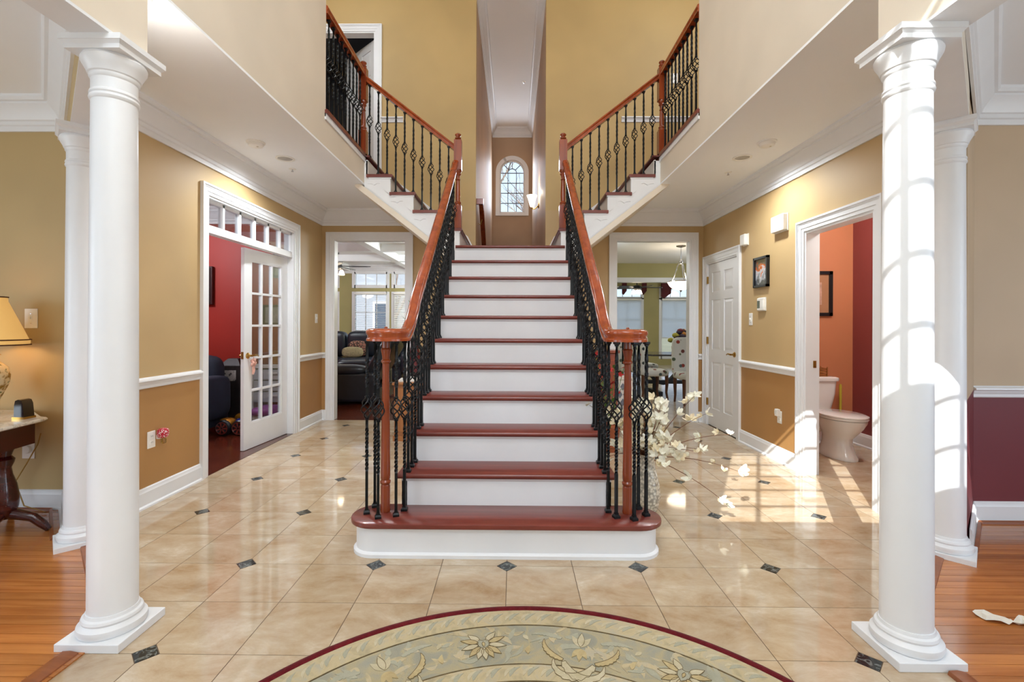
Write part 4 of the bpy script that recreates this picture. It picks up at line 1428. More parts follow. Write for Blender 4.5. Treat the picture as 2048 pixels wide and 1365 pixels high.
for k in range(nstem):
    az = rnd.uniform(0, 2 * pi)
    el = rnd.uniform(.15, 1.45)
    L = rnd.uniform(.20, .44) if k > 5 else rnd.uniform(.5, .62)
    if k < 6:
        az, el = ((.05, .35), (-.25, .0), (2.9, .75), (.3, .6), (-.5, -.35), (-.1, .95))[k]
    d = Vector((cos(az) * cos(el), sin(az) * cos(el) * .8, sin(el)))
    tip = base + d * L + Vector((0, 0, -.10 * cos(el) ** 2 * L))
    mid = base + d * L * .5 + Vector((0, 0, .05))
    pts = []
    for i in range(7):
        t = i / 6
        pts.append((base + Vector((rnd.uniform(-.02, .02), 0, 0)) * (1 - t)) * (1 - t) ** 2 + mid * 2 * t * (1 - t) + tip * t * t)
    MB().tube(pts, [.0035 - .0022 * i / 6 for i in range(7)], 5).build('stem', M['twig'], fl, local=True)
    for i in range(rnd.randint(4, 5)):
        t = rnd.uniform(.35, 1.0) if i else 1.0
        q = (base * (1 - t) ** 2 + mid * 2 * t * (1 - t) + tip * t * t) + Vector([rnd.uniform(-.028, .028) for _ in range(3)]) * (0 if not i else 1)
        inst(rnd.choice(BL), 'blossom', q, fl, rot=(rnd.uniform(-1.2, 1.2), rnd.uniform(-1.2, 1.2), rnd.uniform(0, 6.28)), scale=rnd.uniform(.75, 1.15))

# ------------------------------------------------------------------ plates, switches, detectors
def plate(name, axis, face, sgn, u, z, label, cat, group=None, w=.072, h=.116, inner='toggle', holes=True):
    """wall plate: axis x -> on a wall facing along x"""
    t = thing(name, (face, u, z) if axis == 'x' else (u, face, z), label, cat, group)
    def bx(a, b, c, d, t0, t1):
        m = MB()
        p = sorted((sgn * t0, sgn * t1))
        return m.box(p[0], p[1], a, b, c, d) if axis == 'x' else m.box(a, b, p[0], p[1], c, d)
    bx(-w / 2, w / 2, -h / 2, h / 2, 0, .006).build('cover_plate', M['plastic'], t, local=True, bevel=.003)
    if inner == 'toggle':
        bx(-.012, .012, -.024, .024, .005, .008).build('switch_well', M['plastic'], t, local=True)
        bx(-.005, .005, -.004, .014, .007, .018).build('toggle', M['plastic'], t, local=True)
        for zz in (-.032, .032): bx(-.003, .003, zz - .003, zz + .003, .005, .0075).build('screw', M['chrome'], t, local=True)
    elif inner == 'outlet':
        for zz in (-.021, .021):
            f = bx(-.016, .016, zz - .014, zz + .014, .005, .009).build('receptacle', M['plastic'], t, local=True)
            for q in (-.006, .006): bx(q - .0012, q + .0012, zz - .002, zz + .007, .0085, .0095).build('slot', M['black'], f, local=True)
    elif inner == 'dial':
        m = MB().lathe([(.001, 0), (.026, 0), (.026, .010), (.022, .014), (.001, .014)], n=20)
        if axis == 'x': m.xform(lambda a, b, c: (sgn * (.005 + c), a, b))
        else: m.xform(lambda a, b, c: (a, sgn * (.005 + c), b))
        m.build('dial', M['plastic'], t, smooth=40, local=True)
    return t
plate('light_switch', 'y', LIVY, -1, -3.245, 1.285, 'white dimmer switch on the olive wall above the lamp table', 'switch', w=.088, h=.132)
plate('wall_outlet', 'y', LIVY, -1, -3.26, .405, 'white timer outlet below the mahogany table apron', 'outlet', w=.085, h=.125, inner='dial')
plate('light_switch', 'x', WL, 1, 6.02, 1.325, 'white light switch beside the family room doorway', 'switch')
plate('light_switch', 'x', WR, -1, 4.96, 1.32, 'white switch plate under the thermostat', 'switch', w=.07, h=.125)
plate('wall_outlet', 'x', WL, 1, 3.27, .45, 'white outlet on the left wall holding a red plug-in', 'outlet', inner='outlet')
af = thing('air_freshener', (WL + .012, 3.315, .455), 'red and white patterned plug-in air freshener on the left wall', 'air freshener')
nt = NT('red_dotted_plastic')
vo = nt.n('ShaderNodeTexVoronoi')
vo.inputs['Scale'].default_value = 110
nt.l(coord(nt), vo.inputs['Vector'])
nt.base(nt.ramp(vo.outputs['Distance'], [(.28, rgb(240, 232, 232)), (.42, rgb(190, 24, 52))]))
nt.b.inputs['Roughness'].default_value = .35
MB().blob((.035, .005, .03), (.030, .034, .034), 16, 10, .6, .6).build('warmer', nt.m, af, smooth=50, local=True)
MB().lathe([(.010, -.045), (.016, -.04), (.017, -.015), (.010, -.005), (.010, .01)], (.035, .012, 0), 12).build('oil_bottle', glass_mat('amber_oil', (.8, .7, .3, 1), .2), af, smooth=40, local=True)
MB().box(0, .02, -.012, .012, -.01, .02).build('plug', M['plastic'], af, local=True)
plate('wall_outlet', 'x', WR, -1, 4.42, .41, 'white outlet with a night light near the powder room', 'outlet', inner='outlet')
nl = thing('night_light', (WR - .009, 4.42, .43), 'small white night light plugged in near the powder room', 'night light')
MB().box(-.03, 0, -.022, .022, -.01, .055).build('body', M['plastic'], nl, local=True, bevel=.004)
MB().box(-.035, -.029, -.014, .014, .01, .045).build('lens', plain('frosted_lens', rgb(226, 224, 216), .3), nl, local=True)
def wall_box(name, u, z, w, h, d, label, cat, screen=False, e=.35):
    t = thing(name, (WR, u, z), label, cat)
    MB().box(-.012, 0, -w / 2 - .004, w / 2 + .004, -h / 2 - .004, h / 2 + .004).build('back_plate', M['plastic'], t, local=True, bevel=.003)
    MB().box(-d, -.01, -w / 2, w / 2, -h / 2, h / 2).build('cover', M['plastic'], t, local=True, bevel=.008)
    if screen: MB().box(-d - .002, -d + .001, w * .02, w * .42, -h * .3, h * .28).build('display', plain('grey_lcd', rgb(108, 116, 108), .15), t, local=True)
    return t
wall_box('thermostat', 4.725, 1.465, .125, .125, .03, 'white thermostat with grey display under the picture', 'thermostat', True)
wall_box('motion_sensor', 5.06, 2.16, .10, .115, .05, 'small white motion sensor above the closet door corner', 'sensor')
wall_box('door_chime', 4.39, 2.19, .20, .15, .055, 'rounded white door chime high beside the powder room door', 'door chime')
fr = thing('framed_picture', (WR, 4.735, 1.785), 'small black framed picture with an orange reflection painted in, above the thermostat', 'picture')
fw_, fh_ = .265, .30
for a, b, c, d in ((-fw_ / 2, -fw_ / 2 + .022, -fh_ / 2, fh_ / 2), (fw_ / 2 - .022, fw_ / 2, -fh_ / 2, fh_ / 2), (-fw_ / 2, fw_ / 2, -fh_ / 2, -fh_ / 2 + .022), (-fw_ / 2, fw_ / 2, fh_ / 2 - .022, fh_ / 2)):
    MB().box(-.03, 0, a, b, c, d).build('frame_side', M['black'], fr, local=True)
nt = NT('reflection_print')
sp = nt.n('ShaderNodeSeparateXYZ')
nt.l(coord(nt), sp.inputs[0])
nz = nt.n('ShaderNodeTexNoise')
nz.inputs['Scale'].default_value = 22
nt.l(coord(nt), nz.inputs['Vector'])
ad = nt.n('ShaderNodeMath', operation='MULTIPLY_ADD')
nt.l(sp.outputs[2], ad.inputs[0])
ad.inputs[1].default_value = 3.3
nt.l(nz.outputs['Fac'], ad.inputs[2])
nt.base(nt.ramp(ad.outputs[0], [(.15, rgb(90, 92, 96)), (.38, rgb(176, 178, 186)), (.52, rgb(200, 200, 206)), (.60, rgb(206, 110, 62)), (.70, rgb(190, 96, 50)), (.78, rgb(120, 100, 84)), (.95, rgb(112, 98, 86))]))  # orange and pale bands paint a glass reflection into the print
nt.b.inputs['Roughness'].default_value = .05
M['print'] = nt.m
MB().box(-.012, -.006, -fw_ / 2 + .02, fw_ / 2 - .02, -fh_ / 2 + .02, fh_ / 2 - .02).build('print', M['print'], fr, local=True)
plate('light_switch', 'y', YB, -1, 2.07, 4.46, 'white switch plate upstairs behind the right balcony railing', 'switch', w=.09, h=.13)

def ceiling_disc(name, x, y, label, cat, group, mat2=None, kind='smoke'):
    t = thing(name, (x, y, CE), label, cat, group)
    if kind == 'smoke':
        MB().lathe([(.001, 0), (.072, 0), (.072, -.008), (.066, -.012), (.001, -.012)], n=28).build('mounting_ring', M['plastic'], t, smooth=40, local=True)
        MB().lathe([(.060, -.012), (.060, -.020), (.054, -.034), (.040, -.040), (.001, -.041)], n=28).build('housing', M['plastic'], t, smooth=40, local=True)
        MB().lathe([(.008, -.040), (.008, -.043), (.001, -.044)], (.02, -.01, 0), 10).build('test_button', plain('beige_button', rgb(200, 190, 170), .4), t, local=True)
    elif kind == 'can':
        MB().lathe([(.080, 0), (.082, -.006), (.066, -.008), (.060, -.001), (.060, .0)], n=32, cap=False).build('trim_ring', M['plastic'], t, smooth=40, local=True)
        MB().lathe([(.062, -.0022), (.001, -.0022)], n=28, cap=False).build('lens', M['canlight'], t, local=True)
    else:
        MB().lathe([(.034, 0), (.033, -.004), (.010, -.006)], n=20).build('escutcheon', M['plastic'], t, smooth=40, local=True)
        MB().lathe([(.006, -.004), (.006, -.022), (.012, -.024), (.012, -.026), (.001, -.027)], n=10).build('sprinkler_body', M['chrome'], t, smooth=40, local=True)
    return t
g = 'smoke detectors on the hall ceilings'
ceiling_disc('smoke_detector', -2.12, 3.88, 'round white smoke detector on the left hall ceiling', 'smoke detector', g)
ceiling_disc('smoke_detector', 2.05, 3.88, 'round white smoke detector on the right hall ceiling', 'smoke detector', g)
g = 'recessed lights in the hall ceilings'
ceiling_disc('recessed_light', -2.06, 4.26, 'round recessed light in the left hall ceiling', 'ceiling light', g, kind='can')
ceiling_disc('recessed_light', 2.02, 4.24, 'round recessed light in the right hall ceiling', 'ceiling light', g, kind='can')
g = 'fire sprinklers in the ceilings'
ceiling_disc('fire_sprinkler', -2.13, 4.55, 'small chrome sprinkler on the left hall ceiling', 'sprinkler', g, kind='spr')
ceiling_disc('fire_sprinkler', 2.08, 4.65, 'small chrome sprinkler on the right hall ceiling', 'sprinkler', g, kind='spr')
sp_ = ceiling_disc('fire_sprinkler', .175, 8.75, 'small chrome sprinkler on the stairwell ceiling', 'sprinkler', g, kind='spr')
sp_.location.z = TOP
for dx_, dy_, lb_ in ((-1.675, 2.075, 'left'), (1.72, 2.03, 'right')):  # right-hand dome is unseen, added to light the right hall
  dm = thing('dome_light', (dx_, dy_, CE), 'small white dome light on the %s hall ceiling behind the front column (right one added)' % lb_, 'ceiling light', 'dome lights of the halls')
  MB().lathe([(.072, 0), (.072, -.02), (.001, -.02)], n=24).build('canopy', M['plastic'], dm, smooth=40, local=True)
  MB().lathe([(.064, -.02), (.067, -.04), (.056, -.075), (.03, -.098), (.001, -.104)], n=24).build('glass_shade', plain('opal_glass', rgb(240, 238, 232), .2), dm, smooth=50, local=True)

# sconce in the stairwell
sc_ = thing('wall_sconce', (CORR, 7.85, 3.22), 'lit bell shaped glass sconce on the stairwell wall', 'wall lamp')
MB().lathe([(.001, 0), (.045, 0), (.042, .012), (.02, .02), (.001, .022)], n=18).xform(lambda a, b, c: (-c, a, b)).build('back_plate', M['brass'], sc_, smooth=40, local=True)
MB().tube([(-.01, 0, 0), (-.06, 0, -.05), (-.10, 0, -.06), (-.115, 0, -.02)], .009, 8).build('arm', M['brass'], sc_, smooth=40, local=True)
MB().lathe([(.022, -.02), (.035, .0), (.048, .05), (.060, .10), (.082, .155), (.088, .165), (.080, .158), (.058, .10), (.03, .0)], (-.115, 0, 0), 24, cap=False).build('shade', M['lampglass'], sc_, smooth=50, local=True)

# ------------------------------------------------------------------ living room corner (left edge)
tb = thing('console_table', (-3.42, 2.94, 0), 'mahogany pedestal table with a white marble top by the olive wall', 'table')
TZ = .675
mt = [(-3.9, 3.14), (-3.9, 2.6), (-3.45, 2.36), (-2.80, 2.46), (-2.855, 2.86), (-2.875, 2.91), (-2.93, 2.93), (-3.20, 3.14)]
layered(MB(), lambda o: [(x + (o if x > -3.4 else -o), y + (o if y > 2.9 else -o) * .5) for x, y in mt], [(-.012, TZ - .022), (0, TZ - .016), (0, TZ - .008), (-.008, TZ)]).build('marble_top', M['marble'], tb, bevel=.003)
ap = [(-3.84, 3.10), (-3.84, 2.62), (-3.44, 2.41), (-2.85, 2.50), (-2.905, 2.86), (-3.20, 3.10)]
MB().prism(ap, TZ - .15, TZ - .022).build('apron', M['mahog'], tb)
MB().lathe([(.030, .10), (.05, .12), (.066, .17), (.070, .22), (.058, .30), (.040, .36), (.034, .40), (.046, .43), (.05, .45), (.034, .47), (.04, .49), (.055, .53)], (-3.0, 2.77, 0), 24).build('pedestal', M['mahog'], tb, smooth=40)
for ex, ey in ((-2.80, 2.84), (-2.92, 2.52), (-3.20, 3.0), (-3.28, 2.62)):
    p0 = Vector((-3.0, 2.77, .14))
    p1 = Vector((ex, ey, .0))
    d = p1 - p0
    pts = [p0, p0 + d * .35 + Vector((0, 0, .025)), p0 + d * .65 + Vector((0, 0, .045)), p0 + d * .86 + Vector((0, 0, .03)), p0 + d * .97 + Vector((0, 0, .018)), p1 + Vector((0, 0, .012))]
    MB().tube(pts, [.034, .03, .026, .024, .018, .016], 10).build('scroll_foot', M['mahog'], tb, smooth=50)
lm = thing('table_lamp', (-3.29, 2.93, TZ), 'parchment bell lamp shade on a painted ceramic base, at the left edge', 'lamp')
nt = NT('painted_ceramic')
nz = nt.n('ShaderNodeTexNoise')
nz.inputs['Scale'].default_value = 18
nz.inputs['Detail'].default_value = 5
nt.l(coord(nt), nz.inputs['Vector'])
nt.base(nt.ramp(nz.outputs['Fac'], [(.38, rgb(150, 120, 60)), (.46, rgb(228, 218, 188)), (.56, rgb(232, 224, 200)), (.62, rgb(96, 116, 70)), (.70, rgb(180, 120, 90))]))
nt.b.inputs['Roughness'].default_value = .15
MB().lathe([(.05, 0), (.052, .03), (.042, .04), (.045, .05), (.075, .12), (.108, .20), (.112, .25), (.10, .30), (.06, .34), (.04, .36), (.045, .375)], n=28).build('ceramic_body', nt.m, lm, smooth=40, local=True)
MB().lathe([(.052, .375), (.07, .378), (.06, .386), (.02, .395), (.012, .42), (.012, .50)], n=20).build('neck', M['brass'], lm, smooth=40, local=True)
nt = NT('parchment_shade')
nt.base(rgb(226, 186, 112))
nt.b.inputs['Roughness'].default_value = .6
nt.b.inputs['Emission Color'].default_value = rgb(232, 184, 112)
nt.b.inputs['Emission Strength'].default_value = .35
M['shade'] = nt.m
NS = 12
def shade_ring(r, z):
    return [(r * (1 + .0 * (k % 2)) * cos(2 * pi * (k + .5) / (NS * 2)), r * (1 - .03 * (k % 2)) * sin(2 * pi * (k + .5) / (NS * 2)), z) for k in range(NS * 2)]
lv = [(.200, .440), (.202, .472), (.195, .475), (.172, .535), (.146, .60), (.120, .665), (.10, .715), (.098, .74)]
sm = MB()
MB_v, MB_f = [], []
for r, z in lv: MB_v += shade_ring(r, z)
n2 = NS * 2
for i in range(len(lv) - 1):
    MB_f += [(i * n2 + k, i * n2 + (k + 1) % n2, (i + 1) * n2 + (k + 1) % n2, (i + 1) * n2 + k) for k in range(n2)]
sh_o = sm.add(MB_v, MB_f).build('shade', M['shade'], lm, smooth=50, local=True)
M['lace'] = plain('brown_lacing', rgb(84, 44, 24), .6)
for r, z in ((.204, .442), (.205, .473), (.100, .742)):
    MB().tube(shade_ring(r, z), .004, 6, closed=True).build('lacing', M['lace'], sh_o, local=True)
bk_ = thing('book', (-3.02, 2.72, TZ), 'dark red book standing on the marble table at the left edge', 'book')
MB().box(-.04, .04, -.012, .012, 0, .16).build('cover', plain('burgundy_cloth', rgb(96, 20, 32), .6), bk_, local=True, bevel=.002)
MB().box(-.036, .038, -.009, .009, .003, .1615).build('pages', plain('paper_block', rgb(226, 216, 196), .8), bk_, local=True)
ck = thing('desk_clock', (-2.975, 2.86, TZ), 'small dark wooden desk clock with rounded top and gilt face on marble', 'clock')
pr = [(-.028, .012), (.034, .012), (.030, .05), (.026, .09), (.016, .112), (-.002, .118), (-.02, .11), (-.026, .08)]
MB().prism(pr, -.032, .032, 'y').build('case', plain('dark_lacquer', rgb(26, 12, 12), .12, coat=.6), ck, local=True, smooth=50)
MB().box(-.036, .040, -.036, .036, 0, .013).build('base', M['brass'], ck, local=True)
MB().lathe([(.001, 0), (.027, 0), (.027, .006), (.022, .008), (.001, .008)], n=20).xform(lambda a, b, c: (-.026 - c, a, .065 + b)).build('dial', M['brass'], ck, smooth=40, local=True)
lcd = thing('lamp_cord', (-3.17, 3.12, .25), 'thin gold lamp cord hanging behind the pedestal table', 'cord')
MB().tube([(-3.15, 3.14, .52), (-3.16, 3.13, .45), (-3.22, 3.12, .33), (-3.3, 3.12, .2), (-3.22, 3.10, .05), (-3.05, 3.08, .016), (-3.2, 3.05, .014), (-3.5, 3.05, .014)], .004, 6).build('cable', plain('gold_cord', rgb(170, 130, 50), .5), lcd, smooth=50)
# scrap on the dining room floor
cl = MB()
rr_ = random.Random(3)
for i in range(9):
    for j in range(4):
        cl.v.append((2.0 + .022 * i + rr_.uniform(-.006, .006) + .0, 1.86 - .006 * i + .018 * j * (1 + .4 * sin(i)) + rr_.uniform(-.006, .006), .008 + rr_.uniform(0, .016)))
cl.f = [(i * 4 + j, i * 4 + j + 1, i * 4 + j + 5, i * 4 + j + 4) for i in range(8) for j in range(3)]
cl.xform(lambda x, y, z: (x + .0, y + .17, z))
cl.build('crumpled_cloth', plain('pale_lace', rgb(222, 214, 200), .8), label='crumpled pale cloth scrap on the dining room floor, right edge', cat='cloth')

# ------------------------------------------------------------------ powder room
tl = thing('toilet', (3.13, 4.72, 0), 'white porcelain toilet against the orange powder room wall', 'toilet')
def oval(cx, cy, rx, ry, z, n=28, back=None):
    out = []
    for k in range(n):
        a = 2 * pi * k / n
        x, y = rx * cos(a), ry * sin(a)
        if y > 0 and back: y *= back
        out.append((cx + x, cy + y, z))
    return out
def loft(rings, cap=True):
    n = len(rings[0])
    m = MB()
    fs = []
    for i in range(len(rings) - 1):
        fs += [(i * n + k, i * n + (k + 1) % n, (i + 1) * n + (k + 1) % n, (i + 1) * n + k) for k in range(n)]
    if cap: fs += [tuple(range(n))[::-1], tuple(range(n * (len(rings) - 1), n * len(rings)))]
    return m.add([p for r in rings for p in r], fs)
B = lambda rx, ry, y, z: oval(0, y, rx, ry, z)
loft([B(.125, .225, -.09, 0), B(.125, .225, -.09, .02), B(.112, .205, -.085, .05), B(.098, .17, -.08, .13), B(.10, .165, -.085, .19), B(.125, .19, -.11, .24), B(.16, .225, -.13, .30), B(.178, .245, -.14, .35), B(.182, .25, -.14, .375), B(.17, .235, -.14, .38)]).build('bowl', M['porcelain'], tl, smooth=50, local=True)
loft([B(.188, .255, -.14, .382), B(.192, .26, -.14, .388), B(.192, .26, -.14, .396), B(.188, .255, -.14, .40)]).build('seat', M['porcelain'], tl, smooth=50, local=True)
loft([B(.190, .258, -.14, .402), B(.194, .262, -.14, .408), B(.192, .26, -.14, .416), B(.17, .235, -.14, .424)]).build('lid', M['porcelain'], tl, smooth=50, local=True)
def rrect(w, d, y, z, n=7, r=.05):
    pts = []
    for cx, cy, a0 in ((w - r, d - r, 0), (-w + r, d - r, pi / 2), (-w + r, -d + r, pi), (w - r, -d + r, 1.5 * pi)):
        for k in range(n):
            a = a0 + pi / 2 * k / (n - 1)
            pts.append((cx + r * cos(a), y + cy + r * sin(a), z))
    return pts
loft([rrect(.15, .07, .30, .37), rrect(.17, .08, .30, .40), rrect(.205, .09, .305, .55), rrect(.215, .095, .305, .685)]).build('tank', M['porcelain'], tl, smooth=40, local=True)
loft([rrect(.228, .105, .30, .685), rrect(.232, .108, .30, .70), rrect(.23, .106, .30, .718), rrect(.21, .09, .30, .728)]).build('tank_lid', M['porcelain'], tl, smooth=40, local=True)
MB().box(-.11, .11, .05, .27, .20, .375).build('neck', M['porcelain'], tl, local=True, bevel=.03)
MB().tube([(-.15, .21, .62), (-.15, .19, .62), (-.09, .185, .615)], .007, 8).build('flush_lever', M['chrome'], tl, smooth=50, local=True)
bs = thing('wicker_basket', (3.20, 5.02, .728), 'small tan slatted basket on the toilet tank', 'basket')
for k in range(3):
    MB().box(-.05, .05, -.05, -.042, .012 + .028 * k, .03 + .028 * k).box(-.05, .05, .042, .05, .012 + .028 * k, .03 + .028 * k).box(-.05, -.042, -.05, .05, .012 + .028 * k, .03 + .028 * k).box(.042, .05, -.05, .05, .012 + .028 * k, .03 + .028 * k).build('slat', M['oak'], bs, local=True)
MB().box(-.05, .05, -.05, .05, 0, .008).build('base', M['oak'], bs, local=True)
for a, b in ((-1, -1), (1, -1), (1, 1), (-1, 1)):
    MB().box(a * .052 - .004, a * .052 + .004, b * .052 - .004, b * .052 + .004, 0, .10).build('post', M['oak'], bs, local=True)
yb_ = thing('toilet_brush', (3.45, 5.06, 0), 'yellow handled brush standing behind the toilet', 'brush')
MB().lathe([(.04, 0), (.045, .02), (.04, .12), (.03, .13)], n=16).build('holder', M['plastic'], yb_, smooth=40, local=True)
MB().lathe([(.010, .12), (.012, .3), (.013, .62), (.008, .64)], n=10).build('handle', plain('yellow_plastic', rgb(196, 176, 56), .4), yb_, smooth=40, local=True)
pf = thing('framed_picture', (3.24, 5.15, 1.60), 'dark framed picture on the orange powder room wall', 'picture')
for a, b, c, d in ((-.17, -.135, -.24, .24), (.135, .17, -.24, .24), (-.17, .17, -.24, -.205), (-.17, .17, .205, .24)):
    MB().box(a, b, -.028, 0, c, d).build('frame_side', M['black'], pf, local=True)
MB().box(-.14, .14, -.012, -.006, -.21, .21).build('mat_board', plain('tan_mat', rgb(170, 120, 84), .7), pf, local=True)
MB().box(-.06, .06, -.014, -.011, -.12, .12).build('print', plain('faded_print', rgb(190, 150, 130), .6, var=.3, scale=20), pf, local=True)

# ------------------------------------------------------------------ study behind the french doors
ch = thing('armchair', (-3.86, 5.34, 0), 'navy armchair with a white throw in the red study', 'armchair')
M['navy'] = plain('navy_upholstery', rgb(26, 34, 52), .8, var=.15, bump=.1)
MB().blob((0, 0, .30), (.40, .38, .14), 20, 12, .4, .5).build('seat', M['navy'], ch, smooth=50, local=True)
MB().blob((-.02, .30, .55), (.40, .12, .33), 20, 12, .4, .4).build('backrest', M['navy'], ch, smooth=50, local=True)
for s in (-1, 1): MB().blob((s * .38, -.02, .40), (.10, .40, .25), 20, 12, .4, .4).build('armrest', M['navy'], ch, smooth=50, local=True)
MB().box(-.42, .42, -.36, .38, .06, .26).build('base', M['navy'], ch, local=True, bevel=.02)
for a, b in ((-.36, -.32), (.36, -.32), (-.36, .32), (.36, .32)): MB().box(a - .025, a + .025, b - .025, b + .025, 0, .07).build('leg', M['black'], ch, local=True)
MB().blob((-.22, .22, .885), (.2, .18, .03), 16, 8, .5, .6).build('throw', plain('white_throw', rgb(196, 200, 206), .9), ch, smooth=50, local=True)
pd = thing('pedestal_box', (-3.50, 5.95, 0), 'tall black carved pedestal box against the red study wall', 'pedestal')
M['ebony'] = wood('ebony_wood', rgb(20, 16, 16), rgb(44, 36, 34), 2, .4, .6)
MB().box(-.13, .13, -.12, .12, 0, .74).build('body', M['ebony'], pd, local=True, bevel=.006)
MB().add([(-.13, -.12, .74), (.13, -.12, .74), (.13, .12, .74), (-.13, .12, .74), (-.06, -.05, .82), (.06, -.05, .82), (.06, .05, .82), (-.06, .05, .82)], [(0, 1, 5, 4), (1, 2, 6, 5), (2, 3, 7, 6), (3, 0, 4, 7), (4, 5, 6, 7)]).build('top_cap', M['ebony'], pd, local=True)
nt = NT('silver_fretwork')
vo = nt.n('ShaderNodeTexVoronoi')
vo.inputs['Scale'].default_value = 30
nt.l(coord(nt), vo.inputs['Vector'])
nt.base(nt.ramp(vo.outputs['Distance'], [(.2, rgb(30, 28, 28)), (.5, rgb(150, 146, 140))]))
MB().box(-.08, .08, -.126, -.119, .55, .68).build('carved_plaque', nt.m, pd, local=True)
M['hblue'] = plain('blue_gloss', rgb(22, 40, 130), .15, coat=.6)
M['hgold'] = plain('gold_gloss', rgb(190, 130, 40), .2, .6)
for hx, hm, hl in ((-3.25, 'hgold', 'gold hoverboard with spoked wheel on the study floor'), (-3.065, 'hblue', 'blue hoverboard with spoked wheel half behind the french door')):
    hb = thing('hoverboard', (hx, 5.30, 0), hl, 'hoverboard', 'hoverboards on the study floor')
    for yy, sg in ((0, -1), (.46, 1)):
        w = MB().lathe([(.03, -.028), (.075, -.026), (.088, -.012), (.088, .012), (.075, .026), (.03, .028)], n=24).xform(lambda a, b, c: (a, yy + c, .088 + b))
        wo = w.build('wheel', M['black'], hb, smooth=40, local=True)
        MB().lathe([(.001, -.031), (.064, -.030), (.066, -.02)], n=24, cap=False).xform(lambda a, b, c: (a, yy - sg * c, .088 + b)).build('hub', M['black'], wo, smooth=40, local=True)
        sp2 = MB()
        for k in range(7):
            sp2.prism(rot2([(.012, -.006), (.062, -.014), (.062, .006), (.012, .004)], 2 * pi * k / 7, (0, .088)), yy + sg * .036, yy + sg * .030, 'y')
        sp2.build('spokes', M['chrome'], wo, local=True)
        MB().lathe([(.060, -.037), (.068, -.037), (.068, -.029), (.060, -.029), (.060, -.037)], n=24, cap=False).xform(lambda a, b, c: (a, yy - sg * c, .088 + b)).build('rim', M['chrome'], wo, local=True)
        MB().blob((0, yy - sg * .075, .125), (.085, .075, .062), 18, 10, .7, .8).build('fender', M[hm], hb, smooth=50, local=True)
    MB().blob((0, .23, .10), (.08, .20, .035), 18, 10, .5, .7).build('footboard', M['black'], hb, smooth=50, local=True)
dw = thing('drawer_unit', (-2.90, 5.90, 0), 'white plastic drawer unit seen through the french door panes', 'drawers')
MB().box(-.26, .26, -.19, .2, 0, .02).box(-.26, -.24, -.19, .2, 0, .74).box(.24, .26, -.19, .2, 0, .74).box(-.26, .26, -.19, .2, .72, .76).build('frame', M['plastic'], dw, local=True)
for k in range(3):
    dr = MB().box(-.235, .235, -.185, .19, .31 + .135 * k, .43 + .135 * k).build('drawer', plain('frosted_plastic', rgb(196, 200, 206), .3), dw, local=True)
    MB().box(-.06, .06, -.20, -.184, .38 + .135 * k, .40 + .135 * k).build('handle', M['plastic'], dr, local=True)
pt = thing('storage_tub', (-2.835, 5.48, 0), 'pale tub with a bright purple lid behind the french door', 'tub')
layered(MB(), lambda o: [(-.12 - o, -.15 - o), (.12 + o, -.15 - o), (.12 + o, .15 + o), (-.12 - o, .15 + o)], [(-.03, 0), (0, .24)]).build('bin', plain('pale_tub', rgb(190, 180, 186), .4), pt, local=True, bevel=.01)
MB().blob((0, 0, .255), (.14, .18, .05), 20, 8, .35, .6).build('lid', plain('purple_plastic', rgb(150, 52, 150), .35), pt, smooth=50, local=True)
bn = thing('toy_bins', (-2.90, 5.90, .76), 'coloured toy bins stacked on the white drawer unit', 'bins')
for k, c in enumerate(((110, 24, 40), (150, 90, 40), (120, 100, 160))):
    MB().box(-.22 + .15 * k, -.09 + .15 * k, -.12, .12, 0, .14 + .02 * k).build('bin', plain('bin_plastic', rgb(*c), .4), bn, local=True, bevel=.008)
plate('light_switch', 'y', 6.1, -1, -3.44, 1.34, 'white switch plate on the red study wall', 'switch', w=.10, h=.125)
for x, z, w, h, lb, cc in ((-3.06, 1.37, .34, .26, 'grey framed print on the red study wall behind door panes', (140, 136, 130)), (-2.95, 2.0, .32, .30, 'dark framed picture high on the red study wall', (90, 84, 60))):
    p = thing('framed_picture', (x, 6.1, z), lb, 'picture')
    for a, b, c, d in ((-w / 2, -w / 2 + .03, -h / 2, h / 2), (w / 2 - .03, w / 2, -h / 2, h / 2), (-w / 2, w / 2, -h / 2, -h / 2 + .03), (-w / 2, w / 2, h / 2 - .03, h / 2)):
        MB().box(a, b, -.025, 0, c, d).build('frame_side', M['black'], p, local=True)
    MB().box(-w / 2 + .02, w / 2 - .02, -.012, -.006, -h / 2 + .02, h / 2 - .02).build('print', plain('muted_print', rgb(*cc), .4, var=.3, scale=14), p, local=True)
tv = thing('wall_speaker', (-3.96, 6.1, 1.72), 'dark panel hanging on the red study wall at the opening edge', 'panel')
MB().box(-.16, .1, -.05, 0, -.22, .27).build('case', plain('maroon_panel', rgb(52, 12, 12), .4), tv, local=True, bevel=.006)
MB().box(-.14, .08, -.056, -.049, -.20, .25).build('grille', plain('dark_mesh', rgb(40, 10, 10), .8), tv, local=True)
ts = thing('door_tassel', (-2.625, 4.715, .94), 'pink ribbon tassel hanging from the french door handle', 'tassel')
M['pinkr'] = plain('pink_ribbon', rgb(226, 176, 160), .7, var=.15, scale=40)
for k in range(7):
    a = 2 * pi * k / 7
    MB().blob((.034 + .012 * cos(a), .022 * sin(a), -.07 + .024 * cos(a * 2)), (.014, .016, .02), 8, 6).build('bow_loop', M['pinkr'], ts, smooth=60, local=True)
MB().tube([(.034, 0, -.01), (.034, 0, -.07)], .003, 5).build('cord', M['pinkr'], ts, local=True)
for k in range(6):
    MB().tube([(.034, -.018 + .007 * k, -.08), (.036, -.022 + .009 * k, -.14), (.034, -.02 + .008 * k, -.19 + .01 * (k % 3))], .0035, 5).build('ribbon', M['pinkr'], ts, local=True)

